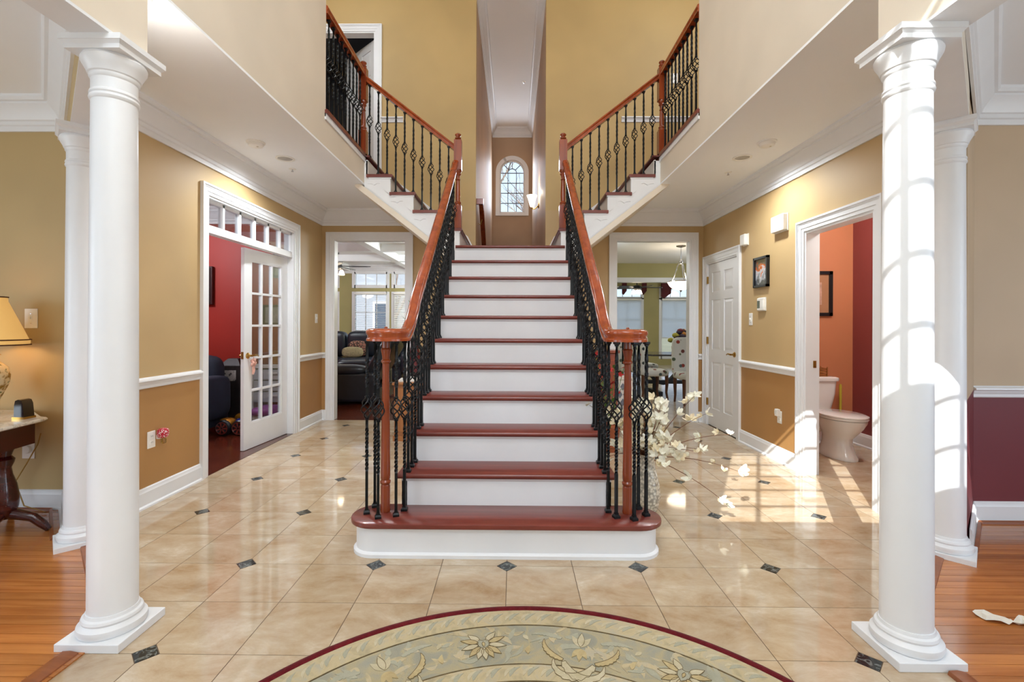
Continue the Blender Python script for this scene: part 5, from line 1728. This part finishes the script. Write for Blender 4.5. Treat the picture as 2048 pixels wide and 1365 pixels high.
# ------------------------------------------------------------------ family room beyond the left doorway
FYW = 12.0
holes = []
specs = [(-5.75, -4.47), (-4.03, -3.20), (-3.03, -2.15)]
for a, b in specs:
    holes += [(a, b, .62, 2.03), (a, b, 2.22, 2.56)]
struct(wall_mb('y', FYW, FYW + .12, -6.2, -.6, 0, CE, holes), 'wall_family_room', M['olive'], 'olive family room wall with tall windows and transoms', 'wall')
def win_unit(n_, a, b, z0, z1, cols, rows, label, blind=None, Y=FYW, group=None):
    w = thing('window_%d' % n_, ((a + b) / 2, Y, z0), label, 'window', kind='structure')
    fm = MB().box(a - .06, a + .03, Y - .02, Y + .06, z0 - .05, z1 + .05).box(b - .03, b + .06, Y - .02, Y + .06, z0 - .05, z1 + .05).box(a, b, Y - .02, Y + .06, z0 - .05, z0 + .03).box(a, b, Y - .02, Y + .06, z1 - .03, z1 + .05)
    fm.build('window_frame', M['trim'], w)
    g = MB()
    for k in range(1, cols):
        x = a + (b - a) * k / cols
        g.box(x - .010, x + .010, Y + .03, Y + .05, z0, z1)
    for k in range(1, rows):
        z = z0 + (z1 - z0) * k / rows
        g.box(a, b, Y + .031, Y + .049, z - .010, z + .010)
    if g.v: g.build('muntin_grid', M['trim'], w)
    for i in range(cols):
        for j in range(rows):
            MB().box(a + (b - a) * i / cols, a + (b - a) * (i + 1) / cols, Y + .038, Y + .042, z0 + (z1 - z0) * j / rows, z0 + (z1 - z0) * (j + 1) / rows).build('pane', M['glass'], w)
    if blind:
        tilt, sp0 = blind
        t = thing('window_blind', ((a + b) / 2, Y - .05, z1), 'white slatted blind on ' + label, 'blind', 'white slatted window blinds')
        MB().box(a + .01, b - .01, Y - .07, Y - .02, z1 - .02, z1 + .03).build('headrail', M['plastic'], t)
        wd = b - a - .04
        sl = MB().box(-wd / 2, wd / 2, -.022, .022, -.0015, .0015).mesh('slat', M['plastic'])
        z = z1 - .05
        while z > z0 + .02:
            inst(sl, 'slat', (0, 0, z - z1), t, rot=(tilt, 0, 0))
            z -= sp0
    return w
win_unit(2, *specs[1], .62, 2.03, 3, 3, 'the wide middle family room window', (.12, .046))
win_unit(3, *specs[1], 2.22, 2.56, 3, 1, 'transom above the middle family room window')
win_unit(4, *specs[2], .62, 2.03, 2, 3, 'the right family room window behind the stair rail', (.8, .046))
win_unit(5, *specs[2], 2.22, 2.56, 2, 1, 'transom above the right family room window')
win_unit(6, *specs[0], .62, 2.03, 2, 3, 'the left family room window by the door casing', (.8, .046))
win_unit(7, *specs[0], 2.22, 2.56, 2, 1, 'transom above the left family room window')
for k, y in enumerate((7.35, 8.75, 10.15)):
    struct(MB().box(-6.2, -.62, y, y + .16, CE - .14, CE), 'ceiling_beam', M['trim'], ('nearest', 'middle', 'farthest')[k] + ' white coffer beam across the family room ceiling', 'beam')
for k, x in enumerate((-4.3, -2.62, -1.2)):
    struct(MB().box(x, x + .16, YB + .11, FYW, CE - .141, CE), 'ceiling_beam', M['trim'], 'white coffer beam running to the %s family room window' % ('left', 'middle', 'right')[k], 'beam')
def ceiling_fan(loc, label, blades, L, mat, rz=0, n=5, globe=True):
    t = thing('ceiling_fan', loc, label, 'ceiling fan', rz=rz)
    MB().lathe([(.02, .30), (.05, .28), (.05, .24), (.014, .22), (.014, .06), (.09, .05), (.11, .02), (.11, -.03), (.08, -.06), (.03, -.08)], n=24).build('motor', mat, t, smooth=40, local=True)
    for k in range(n):
        a = 2 * pi * k / n
        pts = [(.09, -.02), (.16, -.03), (.24, -.06), (L * .6, -.085), (L * .92, -.07), (L, 0), (L * .92, .07), (L * .6, .085), (.24, .06), (.16, .03), (.09, .02)]
        m = MB().prism(pts, -.006, .006)
        m.xform(lambda x, y, z: (x * cos(a) - y * sin(a), x * sin(a) + y * cos(a), z + y * .18))
        m.build('blade', mat, t, local=True)
    if globe:
        for k in range(3):
            a = 2 * pi * k / 3 + .4
            MB().lathe([(.02, 0), (.035, -.02), (.055, -.08), (.06, -.10)], (.10 * cos(a), .10 * sin(a), -.07), 16, cap=False).build('light_shade', M['lampglass'], t, smooth=50, local=True)
    return t
ceiling_fan((-3.50, 9.35, 2.40), 'dark ceiling fan under the coffered family room ceiling', 5, .66, plain('dark_walnut_blade', rgb(44, 44, 50), .4), .12)
# recliner, side on
rcl = thing('recliner', (-2.56, 7.86, 0), 'dark navy leather recliner seen from its side past the doorway', 'recliner')
def cush(c, s, nm, par, e=.5, ez=.5, mat='leather', rot=0.0, piv=None):
    m = MB().blob(c, s, 22, 12, e, ez)
    if rot:
        px, pz = piv or (c[0], c[2])
        m.xform(lambda x, y, z: (px + (x - px) * cos(rot) + (z - pz) * sin(rot), y, pz - (x - px) * sin(rot) + (z - pz) * cos(rot)))
    return m.build(nm, M[mat] if isinstance(mat, str) else mat, par, smooth=60, local=True)
for y, nm in ((-.46, 'near'), (.46, 'far')):
    MB().box(-.46, .42, y - .09, y + .09, .05, .50).build('side_panel', M['leather'], rcl, local=True, bevel=.04)
    cush((-.12, y, .545), (.42, .125, .085), 'armrest', rcl, .55, .8)
cush((-.1, 0, .38), (.40, .37, .13), 'seat', rcl, .35, .5)
cush((.44, 0, .70), (.12, .46, .42), 'backrest', rcl, .45, .45, rot=.52)
cush((.55, 0, .96), (.13, .40, .15), 'head_pillow', rcl, .5, .7, rot=.52)
MB().box(-.40, .46, -.44, .44, .04, .25).build('base', M['leather'], rcl, local=True)
MB().lathe([(.001, 0), (.042, 0), (.042, .006), (.034, .010), (.001, .010)], n=20).xform(lambda a, b, c: (-.235 + a, -.552 - c, .36 + b)).build('power_button', M['chrome'], rcl, smooth=40, local=True)
# sofa under the windows
sf = thing('sofa', (-3.45, 10.6, 0), 'navy leather sofa below the family room windows', 'sofa')
MB().box(-1.05, 1.05, -.42, .45, .05, .36).build('base', M['leather'], sf, local=True, bevel=.03)
for x in (-.72, 0, .72):
    cush((x, -.1, .42), (.355, .36, .11), 'seat_cushion', sf, .3, .5)
    cush((x, .30, .80), (.35, .15, .30), 'back_cushion', sf, .35, .45)
for s in (-1, 1): cush((s * 1.13, -.02, .42), (.12, .45, .26), 'armrest', sf, .4, .4)
nt = NT('paisley_fabric')
vo = nt.n('ShaderNodeTexVoronoi')
vo.inputs['Scale'].default_value = 14
vo.feature = 'DISTANCE_TO_EDGE'
nt.l(coord(nt), vo.inputs['Vector'])
nt.base(nt.ramp(vo.outputs['Distance'], [(.05, rgb(38, 26, 24)), (.12, rgb(150, 110, 92)), (.3, rgb(120, 60, 52)), (.5, rgb(168, 140, 116))]))
nt.b.inputs['Roughness'].default_value = .9
for x, y, z, s, m_, lb in ((-.72, -.02, .70, (.19, .08, .17), nt.m, 'paisley cushion at the left end of the navy sofa'), (-.02, -.02, .71, (.22, .08, .18), nt.m, 'paisley cushion in the middle of the navy sofa'),
                           (-.08, -.20, .64, (.23, .07, .12), plain('olive_brocade', rgb(140, 128, 96), .85, var=.25, scale=30), 'flat olive brocade cushion on the navy sofa')):
    o = MB().blob((-3.45 + x, 10.6 + y, z), s, 18, 10, .5, .7).build('cushion', m_, smooth=60, label=lb, cat='cushion', group='cushions on the navy sofa')

# ------------------------------------------------------------------ things beside the stair
cb = thing('oak_cabinet', (-1.03, 5.32, 0), 'honey oak cabinet standing left of the stair with papers on top', 'cabinet')
MB().box(-.25, .25, -.22, .24, .06, .60).build('body', M['oak'], cb, local=True)
MB().box(-.27, .27, -.245, .25, .60, .63).build('top', M['oak'], cb, local=True, bevel=.008)
MB().box(-.26, .26, -.235, .245, 0, .06).build('plinth', M['oak'], cb, local=True)
dr = MB().box(-.21, .21, -.235, -.215, .10, .56).build('door', M['oak'], cb, local=True, bevel=.004)
MB().box(-.15, .15, -.243, -.234, .16, .50).build('door_panel', M['oak'], dr, local=True, bevel=.006)
MB().lathe([(.001, 0), (.012, 0), (.014, .012), (.001, .02)], n=12).xform(lambda a, b, c: (.17 + a, -.236 - c, .34 + b)).build('knob', M['brass'], dr, smooth=40, local=True)
for k, (x, rz, h) in enumerate(((-.10, .1, .02), (.04, -.15, .018))):
    p = thing('paper_stack', (-1.03 + x, 5.28, .63 + .02 * k), ('lower', 'upper')[k] + ' pile of white papers on the oak cabinet', 'papers', 'papers on the oak cabinet', rz=rz)
    MB().box(-.13, .13, -.10, .10, 0, h).build('sheets', plain('white_paper', rgb(226, 224, 218), .8), p, local=True)
    MB().box(-.10, .02, -.07, .06, h, h + .001).build('printed_sheet', plain('grey_print', rgb(170, 168, 166), .8, var=.3, scale=40), p, local=True)
lv_ = thing('lily_vase', (-1.13, 5.42, .668), 'burgundy vase of pink lilies rising behind the left handrail', 'flowers')
MB().lathe([(.05, 0), (.055, .02), (.075, .12), (.07, .24), (.045, .33), (.04, .38), (.055, .41), (.045, .40), (.03, .36)], n=24).build('vase', plain('burgundy_glaze', rgb(96, 22, 30), .2, coat=.5), lv_, smooth=40, local=True)
M['leafg'] = plain('green_leaf', rgb(86, 128, 48), .5, var=.2)
M['lily'] = plain('pink_lily', rgb(226, 126, 116), .5, var=.12, scale=20)
def leaf_blade(p, d, L, W, droop=.3, n=6):
    m = MB()
    d = Vector(d).normalized()
    side = d.cross(Vector((0, 0, 1)))
    side = side.normalized() if side.length > .1 else Vector((1, 0, 0))
    for i in range(n + 1):
        t = i / n
        c = Vector(p) + d * L * t + Vector((0, 0, -droop * L * t * t))
        w = W * sin(pi * (.08 + .9 * t))
        m.v += [tuple(c - side * w), tuple(c + Vector((0, 0, -.2 * w))), tuple(c + side * w)]
    m.f += [(i * 3 + j, i * 3 + j + 1, i * 3 + j + 4, i * 3 + j + 3) for i in range(n) for j in range(2)]
    return m
for k, (dx, dy, h) in enumerate(((.03, -.05, .86), (-.06, .02, .80), (.10, -.02, .95), (.02, .05, 1.02), (.14, -.08, .88))):
    MB().tube([(0, 0, .36), (dx * .5, dy * .5, h * .7), (dx, dy, h)], [.004, .0035, .003], 6).build('stem', M['leafg'], lv_, local=True)
    if k in (0, 2, 4):
        fm_ = MB()
        for q in range(6):
            a = 2 * pi * q / 6
            b = leaf_blade((dx, dy, h), (cos(a), sin(a), .9), .085, .016, .5)
            fm_.add(b.v, b.f)
        fm_.build('lily_flower', M['lily'], lv_, smooth=60, local=True)
    for q in range(3):
        a = q * 2.1 + k
        leaf_blade((dx * .6, dy * .6, h * .55 + .12 * q), (cos(a), sin(a) * .6, 1.3), .20, .018, .15).build('leaf', M['leafg'], lv_, smooth=60, local=True)
cu = thing('curio_stand', (1.06, 5.62, 0), 'narrow red-brown wooden stand right of the stair', 'stand')
MB().box(-.10, .14, -.14, .14, .06, .93).build('body', M['newel'], cu, local=True, bevel=.006)
MB().box(-.12, .16, -.16, .16, .93, .965).build('top', M['newel'], cu, local=True, bevel=.006)
MB().box(-.11, .15, -.15, .15, 0, .06).build('plinth', M['newel'], cu, local=True)
MB().box(-.06, .10, -.15, -.138, .15, .85).build('front_panel', M['newel'], cu, local=True, bevel=.004)
hp = thing('lattice_hamper', (1.33, 5.80, 0), 'white hamper with grey diamond lattice beside the right stair rail', 'hamper')
MB().box(-.10, .11, -.12, .12, 0, .60).build('body', plain('white_wicker', rgb(226, 222, 214), .7), hp, local=True, bevel=.01)
MB().box(-.11, .12, -.13, .13, .60, .63).build('lid', plain('white_wicker_lid', rgb(220, 216, 206), .7), hp, local=True, bevel=.008)
dmh = MB().prism([(0, -.045), (.030, 0), (0, .045), (-.030, 0)], -.004, .004, 'y').mesh('lattice_diamond', plain('slate_lattice', rgb(112, 118, 128), .6, var=.3, scale=30))
for r in range(6):
    for c in range(3):
        x = -.062 + .066 * c + (.033 if r % 2 else 0)
        if x < .09: inst(dmh, 'lattice_diamond', (x, -.122, .06 + .092 * r), hp)
rf = thing('red_flowers', (.96, 4.75, 0), 'red and green flower pot behind the right balusters', 'flowers')
MB().lathe([(.07, 0), (.10, .22), (.105, .24), (.09, .23)], n=20).build('pot', plain('terracotta_pot', rgb(160, 86, 50), .7), rf, smooth=40, local=True)
rr_ = random.Random(4)
RB = MB()
for q in range(6):
    a = 2 * pi * q / 6
    b = leaf_blade((0, 0, 0), (cos(a), sin(a), .35), .05, .013, .2, 4)
    RB.add(b.v, b.f)
RBM = RB.mesh('red_bloom', plain('red_silk', rgb(176, 28, 30), .6, var=.2, scale=30), 60)
for k in range(16):
    x, y, z = rr_.uniform(-.14, .12), rr_.uniform(-.14, .14), rr_.uniform(.55, 1.25)
    MB().tube([(0, 0, .2), (x * .4, y * .4, z * .6), (x, y, z)], .003, 5).build('stem', M['leafg'], rf, local=True)
    inst(RBM, 'bloom', (x, y, z), rf, rot=(rr_.uniform(-.8, .8), rr_.uniform(-.8, .8), rr_.uniform(0, 6)), scale=rr_.uniform(.8, 1.2))
    leaf_blade((x * .5, y * .5, z * .7), (rr_.uniform(-1, 1), rr_.uniform(-1, 1), .6), .14, .02).build('leaf', M['leafg'], rf, smooth=60, local=True)

# ------------------------------------------------------------------ kitchen and breakfast room
KY = 15.0
ks = [(3.13, 4.02), (4.62, 5.55)]
kh = []
for a, b in ks: kh += [(a, b, .25, 2.06), (a, b, 2.12, 2.42)]
struct(wall_mb('y', KY, KY + .12, .53, 6.5, 0, CE, kh), 'wall_kitchen', M['olive'], 'olive breakfast room wall between shaded windows', 'wall')
for i, (a, b) in enumerate(ks):
    win_unit(8 + 2 * i, a, b, .25, 2.06, 2, 3, ('left', 'right')[i] + ' breakfast room window behind a pale shade', None, KY)
    win_unit(9 + 2 * i, a, b, 2.12, 2.42, 3, 1, 'transom over the %s breakfast room window' % ('left', 'right')[i], None, KY)
    nt = NT('translucent_shade')
    nt.base(rgb(214, 212, 210))
    nt.b.inputs['Roughness'].default_value = .9
    nt.b.inputs['Transmission Weight'].default_value = 0
    trl = nt.n('ShaderNodeBsdfTranslucent')
    trl.inputs[0].default_value = (.95, .95, .95, 1)
    mx = nt.n('ShaderNodeMixShader')
    mx.inputs[0].default_value = .85
    nt.l(nt.b.outputs[0], mx.inputs[1])
    nt.l(trl.outputs[0], mx.inputs[2])
    nt.l(mx.outputs[0], nt.t.nodes['Material Output'].inputs[0])
    sh = thing('roller_blind', ((a + b) / 2, KY - .05, 2.06), 'pale roller shade on the %s breakfast room window' % ('left', 'right')[i], 'shade', 'pale roller shades')
    MB().box(a + .02, b - .02, KY - .05, KY - .046, .97 - .1 * i, 2.06).build('fabric', nt.m, sh)
    MB().box(a + .02, b - .02, KY - .056, KY - .04, .95 - .1 * i, .97 - .1 * i).build('hem_bar', M['plastic'], sh)
    MB().box(a + .02, b - .02, KY - .07, KY - .03, 2.04, 2.09).build('headrail', M['plastic'], sh)
hd = struct(MB().box(.53, 6.5, 11.5, 11.65, 2.40, CE), 'wall_header', M['olive'], 'olive dropped header across the kitchen', 'wall')
MB().box(.53, 6.5, 11.47, 11.68, 2.29, 2.40).build('header_trim', M['trim'], hd)
vl = thing('window_valance', (4.3, KY, 2.62), 'burgundy curtain tails on a rod over the breakfast windows', 'curtain')
MB().tube([(3.0, KY - .11, 2.62), (5.7, KY - .11, 2.62)], .015, 8).build('rod', M['black'], vl)
for x in (3.05, 4.3, 5.65): MB().box(x - .01, x + .01, KY - .12, KY, 2.61, 2.63).build('bracket', M['black'], vl)
for k, (x, w, h) in enumerate(((3.38, .14, .42), (4.60, .30, .52), (4.0, .14, .42))):
    MB().prism([(x, 2.62), (x + w, 2.62), (x + w, 2.62 - h * .7), (x + w * .3, 2.62 - h), (x, 2.62 - h * .9)], KY - .14, KY - .08, 'y').build('curtain_tail', plain('burgundy_drape', rgb(84, 24, 30), .8, var=.2), vl)
ceiling_fan((3.25, 12.6, 2.25), 'dark leaf-bladed fan with three glass lights in the breakfast room', 5, .68, plain('charcoal_blade', rgb(30, 32, 36), .45), .0)
pn = thing('pendant_lamp', (3.13, 8.95, 0), 'hanging bowl pendant lamp with three scrolled arms in the kitchen', 'pendant lamp')
MB().lathe([(.001, CE), (.09, CE), (.085, CE - .015), (.02, CE - .035), (.001, CE - .036)], n=24).build('canopy', M['chrome'], pn, smooth=40, local=True)
MB().tube([(0, 0, CE - .03), (0, 0, 2.45)], .008, 8).build('chain', M['chrome'], pn, local=True)
MB().lathe([(.01, 2.40), (.03, 2.42), (.035, 2.45), (.02, 2.48), (.01, 2.50)], n=16).build('hub', M['chrome'], pn, smooth=40, local=True)
for k in range(3):
    a = 2 * pi * k / 3 + .5
    MB().tube([(0, 0, 2.44), (.06 * cos(a), .06 * sin(a), 2.38), (.08 * cos(a), .08 * sin(a), 2.30), (.13 * cos(a), .13 * sin(a), 2.16), (.19 * cos(a), .19 * sin(a), 2.06)], .010, 8).build('arm', M['chrome'], pn, smooth=50, local=True)
MB().lathe([(.235, 2.07), (.24, 2.06), (.20, 1.99), (.13, 1.935), (.05, 1.915), (.001, 1.912)], n=32, cap=False).build('bowl', M['lampglass'], pn, smooth=50, local=True)
MB().lathe([(.232, 2.062), (.246, 2.062), (.246, 2.078), (.232, 2.078), (.232, 2.062)], n=32, cap=False).build('rim', M['chrome'], pn, local=True)
MB().lathe([(.03, 1.915), (.02, 1.90), (.008, 1.885), (.001, 1.87)], n=14).build('finial', M['chrome'], pn, smooth=40, local=True)
# table
kt = thing('dining_table', (3.05, 8.75, 0), 'dark breakfast table with curved crossing legs and a stone top', 'table')
MB().prism([(-.75, -.30), (-.62, -.45), (.62, -.45), (.75, -.30), (.75, .30), (.62, .45), (-.62, .45), (-.75, .30)], .715, .745).build('table_top', plain('dark_stone_top', rgb(70, 64, 62), .12, var=.3), kt, local=True, bevel=.006)
M['blackw'] = plain('black_stained_wood', rgb(26, 24, 24), .4)
for sx in (-.32, .32):
    pts = []
    for k in range(13):
        t = k / 12
        a = pi * t
        pts.append((sx - .30 * cos(a), .0, .70 - .46 * sin(a)))
    m = MB()
    for (p, q) in zip(pts, pts[1:]):
        m.add([(p[0], -.05, p[2]), (p[0], .05, p[2]), (q[0], .05, q[2]), (q[0], -.05, q[2]), (p[0] * 1.0, -.05, p[2] - .075), (p[0], .05, p[2] - .075), (q[0], .05, q[2] - .075), (q[0], -.05, q[2] - .075)],
              [(0, 1, 2, 3), (4, 7, 6, 5), (0, 3, 7, 4), (1, 5, 6, 2)])
    m.build('curved_leg', M['blackw'], kt, local=True)
MB().box(-.62, .62, -.06, .06, .19, .25).build('stretcher', M['blackw'], kt, local=True)
for sx in (-.45, .45): MB().box(sx - .05, sx + .05, -.28, .28, 0, .07).box(sx - .04, sx + .04, -.04, .04, .05, .24).build('foot', M['blackw'], kt, local=True)
nt = NT('floral_upholstery')
v = coord(nt, rnd=True)
vo = nt.n('ShaderNodeTexVoronoi')
vo.inputs['Scale'].default_value = 10
vo.inputs['Randomness'].default_value = 1.0
nt.l(v, vo.inputs['Vector'])
c1 = nt.ramp(vo.outputs['Distance'], [(.26, (1, 1, 1)), (.33, (0, 0, 0))])
hue = nt.ramp(vo.outputs['Color'], [(.2, rgb(60, 66, 60)), (.45, rgb(160, 52, 44)), (.7, rgb(88, 104, 74)), (.9, rgb(70, 80, 110))])
nt.base(nt.mix(c1, rgb(214, 214, 208), hue))
nt.b.inputs['Roughness'].default_value = .9
M['floral'] = nt.m
M['chleg'] = wood('walnut_leg', rgb(74, 42, 22), rgb(112, 68, 40), 2, .4)
def kchair():
    t = thing('dining_chair', (0, 0, 0), 'x', 'chair', 'floral upholstered kitchen chairs')
    MB().blob((0, 0, .45), (.25, .25, .065), 20, 10, .35, .5).build('seat', M['floral'], t, smooth=60, local=True)
    MB().blob((-.235, 0, .74), (.045, .24, .32), 20, 12, .4, .35).build('backrest', M['floral'], t, smooth=60, local=True)
    for a, b in ((.20, .19), (.20, -.19), (-.21, .19), (-.21, -.19)):
        MB().tube([(a, b, .42), (a * 1.03, b, .25), (a * .98, b, .12), (a * 1.10, b, 0)], [.030, .026, .020, .017], 8).build('leg', M['chleg'], t, smooth=50, local=True)
    return t
k0 = kchair()
for i, (x, y, rz, lb) in enumerate(((2.36, 8.22, .12, 'floral kitchen chair in profile at the near left table side'), (2.84, 7.62, -pi / 2, 'floral kitchen chair half hidden by the right doorway casing'),
                                   (2.55, 9.45, -1.35, 'floral kitchen chair behind the table with its back to the windows'), (2.18, 8.95, .0, 'floral kitchen chair at the left table end behind the stair rail'))):
    c = k0 if i == 0 else copy_tree(k0)
    c.location = (x, y, 0)
    c.rotation_euler = (0, 0, rz)
    c['label'] = lb
fp = thing('flower_centrepiece', (3.05, 8.68, .745), 'autumn flower centrepiece in a white bowl on the kitchen table', 'flowers')
MB().lathe([(.04, 0), (.055, .03), (.062, .08), (.055, .12), (.05, .12)], n=20).build('bowl', plain('white_ceramic', rgb(214, 216, 222), .25), fp, smooth=40, local=True)
rr_ = random.Random(9)
pc = [plain('bloom_%d' % i, rgb(*c), .8, var=.3, scale=40) for i, c in enumerate(((52, 40, 44), (110, 30, 28), (176, 116, 40), (168, 160, 60), (60, 48, 66)))]
for k in range(30):
    a, rr = rr_.uniform(0, 2 * pi), rr_.uniform(.02, .19)
    z = .17 + .17 * (1 - (rr / .2) ** 2) + rr_.uniform(0, .08)
    m = MB().blob((0, 0, 0), (.055, .055, .045), 10, 7)
    m.xform(lambda x, y, q: (x * (1 + .25 * sin(9 * x * 60 + 5 * y * 60)), y * (1 + .25 * cos(y * 400)), q))
    o = m.build('bloom', pc[3] if cos(a) * rr < -.1 else pc[rr_.randint(0, 2) if k % 2 else 4], fp, smooth=70, local=True)
    o.location = (rr * cos(a), rr * sin(a), z)
for k, (x, h) in enumerate(((.22, .24), (.30, .20))):
    c = thing('candle_holder', (3.05 + x, 8.62, .745), ('taller', 'shorter')[k] + ' dark candle holder beside the kitchen centrepiece', 'candle holder')
    MB().lathe([(.035, 0), (.03, .01), (.01, .02), (.014, h * .5), (.008, h * .7), (.022, h * .92), (.02, h)], n=16).build('stem', M['black'], c, smooth=40, local=True)
    MB().lathe([(.012, h), (.012, h + .06), (.002, h + .065)], n=10).build('candle', M['plastic'], c, local=True)
ov = thing('wall_oven', (1.95, 10.3, 0), 'black oven at the left edge of the kitchen view', 'oven')
MB().box(-.33, .36, -.3, .3, 0, 1.06).build('body', M['black'], ov, local=True, bevel=.005)
dr = MB().box(-.31, .34, -.32, -.3, .22, .82).build('oven_door', plain('black_glass', rgb(10, 10, 12), .06), ov, local=True)
MB().tube([(-.28, -.36, .76), (.31, -.36, .76)], .012, 8).build('handle', M['chrome'], dr, local=True)
MB().box(-.31, .34, -.315, -.3, .88, 1.02).build('control_panel', M['black'], ov, local=True)

# ------------------------------------------------------------------ outdoors
struct(MB().box(-60, 60, -60, 80, -.5, -.3), 'ground', plain('winter_lawn', rgb(112, 108, 84), .95, var=.2, scale=.6), 'pale winter lawn outside the windows', 'ground')
nb = thing('neighbour_house', (-6.5, 24, -.3), 'white neighbouring house with grey roof outside the family room windows', 'house')
M['siding'] = plain('white_siding', rgb(150, 152, 158), .8, var=.03)
MB().box(-12, -2, 24, 32, -.3, 4.4).build('wall', M['siding'], nb)
MB().prism([(23.6, 4.4), (32.4, 4.4), (28, 7.8)], -12.5, -1.6, 'x').build('roof', plain('slate_roof', rgb(76, 80, 92), .8, var=.15, scale=5), nb)
for x in (-9.2, -6.5, -4.4):
    w_ = MB().box(x - .6, x + .6, 23.93, 24.0, .7, 2.4).build('window', M['trim'], nb)
    MB().box(x - .5, x + .5, 23.92, 23.935, .8, 2.3).build('pane', plain('dark_pane', rgb(70, 80, 92), .1), w_)
def bare_tree(loc, h, seed, label):
    t = thing('bare_tree', loc, label, 'tree', 'bare winter trees')
    r = random.Random(seed)
    tr = MB()
    br = MB()
    def grow(p, d, L, rad, lvl):
        q = p + d * L
        mid = p + d * L * .5 + Vector((r.uniform(-.05, .05), r.uniform(-.05, .05), 0)) * L
        (tr if lvl == 0 else br).tube([p, mid, q], [rad, rad * .85, rad * .7], 5 if lvl < 2 else 3)
        if lvl >= 5: return
        for k in range(3 if lvl < 4 else 2):
            dd = (d + Vector((r.uniform(-.75, .75), r.uniform(-.75, .75), r.uniform(-.05, .55)))).normalized()
            grow(p + d * L * r.uniform(.55, 1.0) if k else q, dd, L * r.uniform(.6, .8), rad * .55, lvl + 1)
    grow(Vector((0, 0, 0)), Vector((.04, 0, 1)), h * .32, h * .016, 0)
    bark = plain('grey_bark', rgb(138, 118, 104), .9, var=.2)
    tr.build('trunk', bark, t, local=True)
    br.build('branches', bark, t, local=True)
    return t
bare_tree((-.5, 21, -.3), 12.5, 2, 'bare winter tree seen through the arched window')
bare_tree((2.4, 27, -.3), 13.5, 8, 'second bare tree farther beyond the arched window')
bare_tree((-4.6, 18, -.3), 6.5, 5, 'small bare tree outside the family room windows')

# ------------------------------------------------------------------ lamps and added fill lights
# unseen hanging fixture added over the rug to light the foyer
WARM = (.90, .96, 1.0)
cd = thing('added_chandelier', (XC, .9, 3.9), 'unseen brass fixture with candle arms, added over the rug to light the foyer', 'added_chandelier')
MB().tube([(0, 0, TOP - 3.9), (0, 0, .35)], .010, 8).build('chain', M['brass'], cd, local=True)
MB().lathe([(.001, -.12), (.03, -.10), (.05, -.04), (.03, .02), (.02, .10), (.04, .18), (.02, .28), (.012, .36)], n=20).build('stem', M['brass'], cd, smooth=40, local=True)
for k in range(8):
    a = 2 * pi * k / 8
    ar = MB().tube([(.02 * cos(a), .02 * sin(a), .0), (.18 * cos(a), .18 * sin(a), -.08), (.34 * cos(a), .34 * sin(a), -.04), (.40 * cos(a), .40 * sin(a), .06)], .009, 8).build('arm', M['brass'], cd, smooth=50, local=True)
    MB().lathe([(.012, .06), (.012, .14), (.010, .15), (.018, .165), (.015, .20), (.002, .23)], (.40 * cos(a), .40 * sin(a), 0), 10).build('candle_bulb', M['lampglass'], ar, smooth=50, local=True)
add_light('foyer_fill', 'POINT', (XC, .9, 4.25), 62, WARM, shadow_soft_size=.4)  # fill light added high over the rug to brighten the foyer
for x in (-2.06, 2.02):
    add_light('can_light', 'SPOT', (x, 4.25, CE - .02), 74, WARM, spot_size=radians(165), spot_blend=.8, shadow_soft_size=.07)
for x, y, e in ((-4.8, 8.5, 55), (-1.25, 9.0, 55), (-1.3, 11.0, 45)):
    add_light('family_room_fill', 'POINT', (x, y, 2.3), e, WARM, shadow_soft_size=.2)  # fill lights without fixtures, added to brighten the family room
for x, y, e in ((1.2, 8.5, 15), (4.3, 9.5, 20), (1.6, 13.0, 12), (5.7, 13.0, 16)):
    add_light('kitchen_fill', 'POINT', (x, y, 2.3), e, WARM, shadow_soft_size=.2)  # fixtureless fill lights added for the kitchen and breakfast room
add_light('study_fill', 'POINT', (-4.2, 4.7, 2.4), 50, (.92, .94, 1.0), shadow_soft_size=.2)  # fill light added for the study, no fixture
add_light('powder_room_fill', 'POINT', (3.1, 3.9, 2.4), 28, WARM, shadow_soft_size=.1)  # added fill brightening the powder room, no fixture there
add_light('sconce_light', 'POINT', (CORR - .115, 7.85, 3.42), 6, (1.0, .85, .65), shadow_soft_size=.05)
for s in (-1, 1):
    add_light('upstairs_hall_fill', 'POINT', (s * 2.4, 4.6, 5.3), 26, WARM, shadow_soft_size=.2)  # unseen fill light added over each upstairs landing
add_light('lamp_bulb', 'POINT', (-3.29, 2.93, TZ + .56), 1.6, (1.0, .8, .5), shadow_soft_size=.05)
for x, y in ((-1.68, 2.08), (1.74, 2.05)):  # left dome, and the added one on the right
    add_light('dome_bulb', 'SPOT', (x, y, CE - .11), 26, WARM, spot_size=radians(170), spot_blend=.6, shadow_soft_size=.08)
    add_light('ceiling_fill', 'POINT', (x, y, CE - .24), 8, (.95, .97, 1.0), shadow_soft_size=.1)  # fill light added below each dome to brighten the ceiling
add_light('bedroom_lamp', 'POINT', (-2.9, 7.4, 3.9), 4, (1, .75, .5), shadow_soft_size=.1)
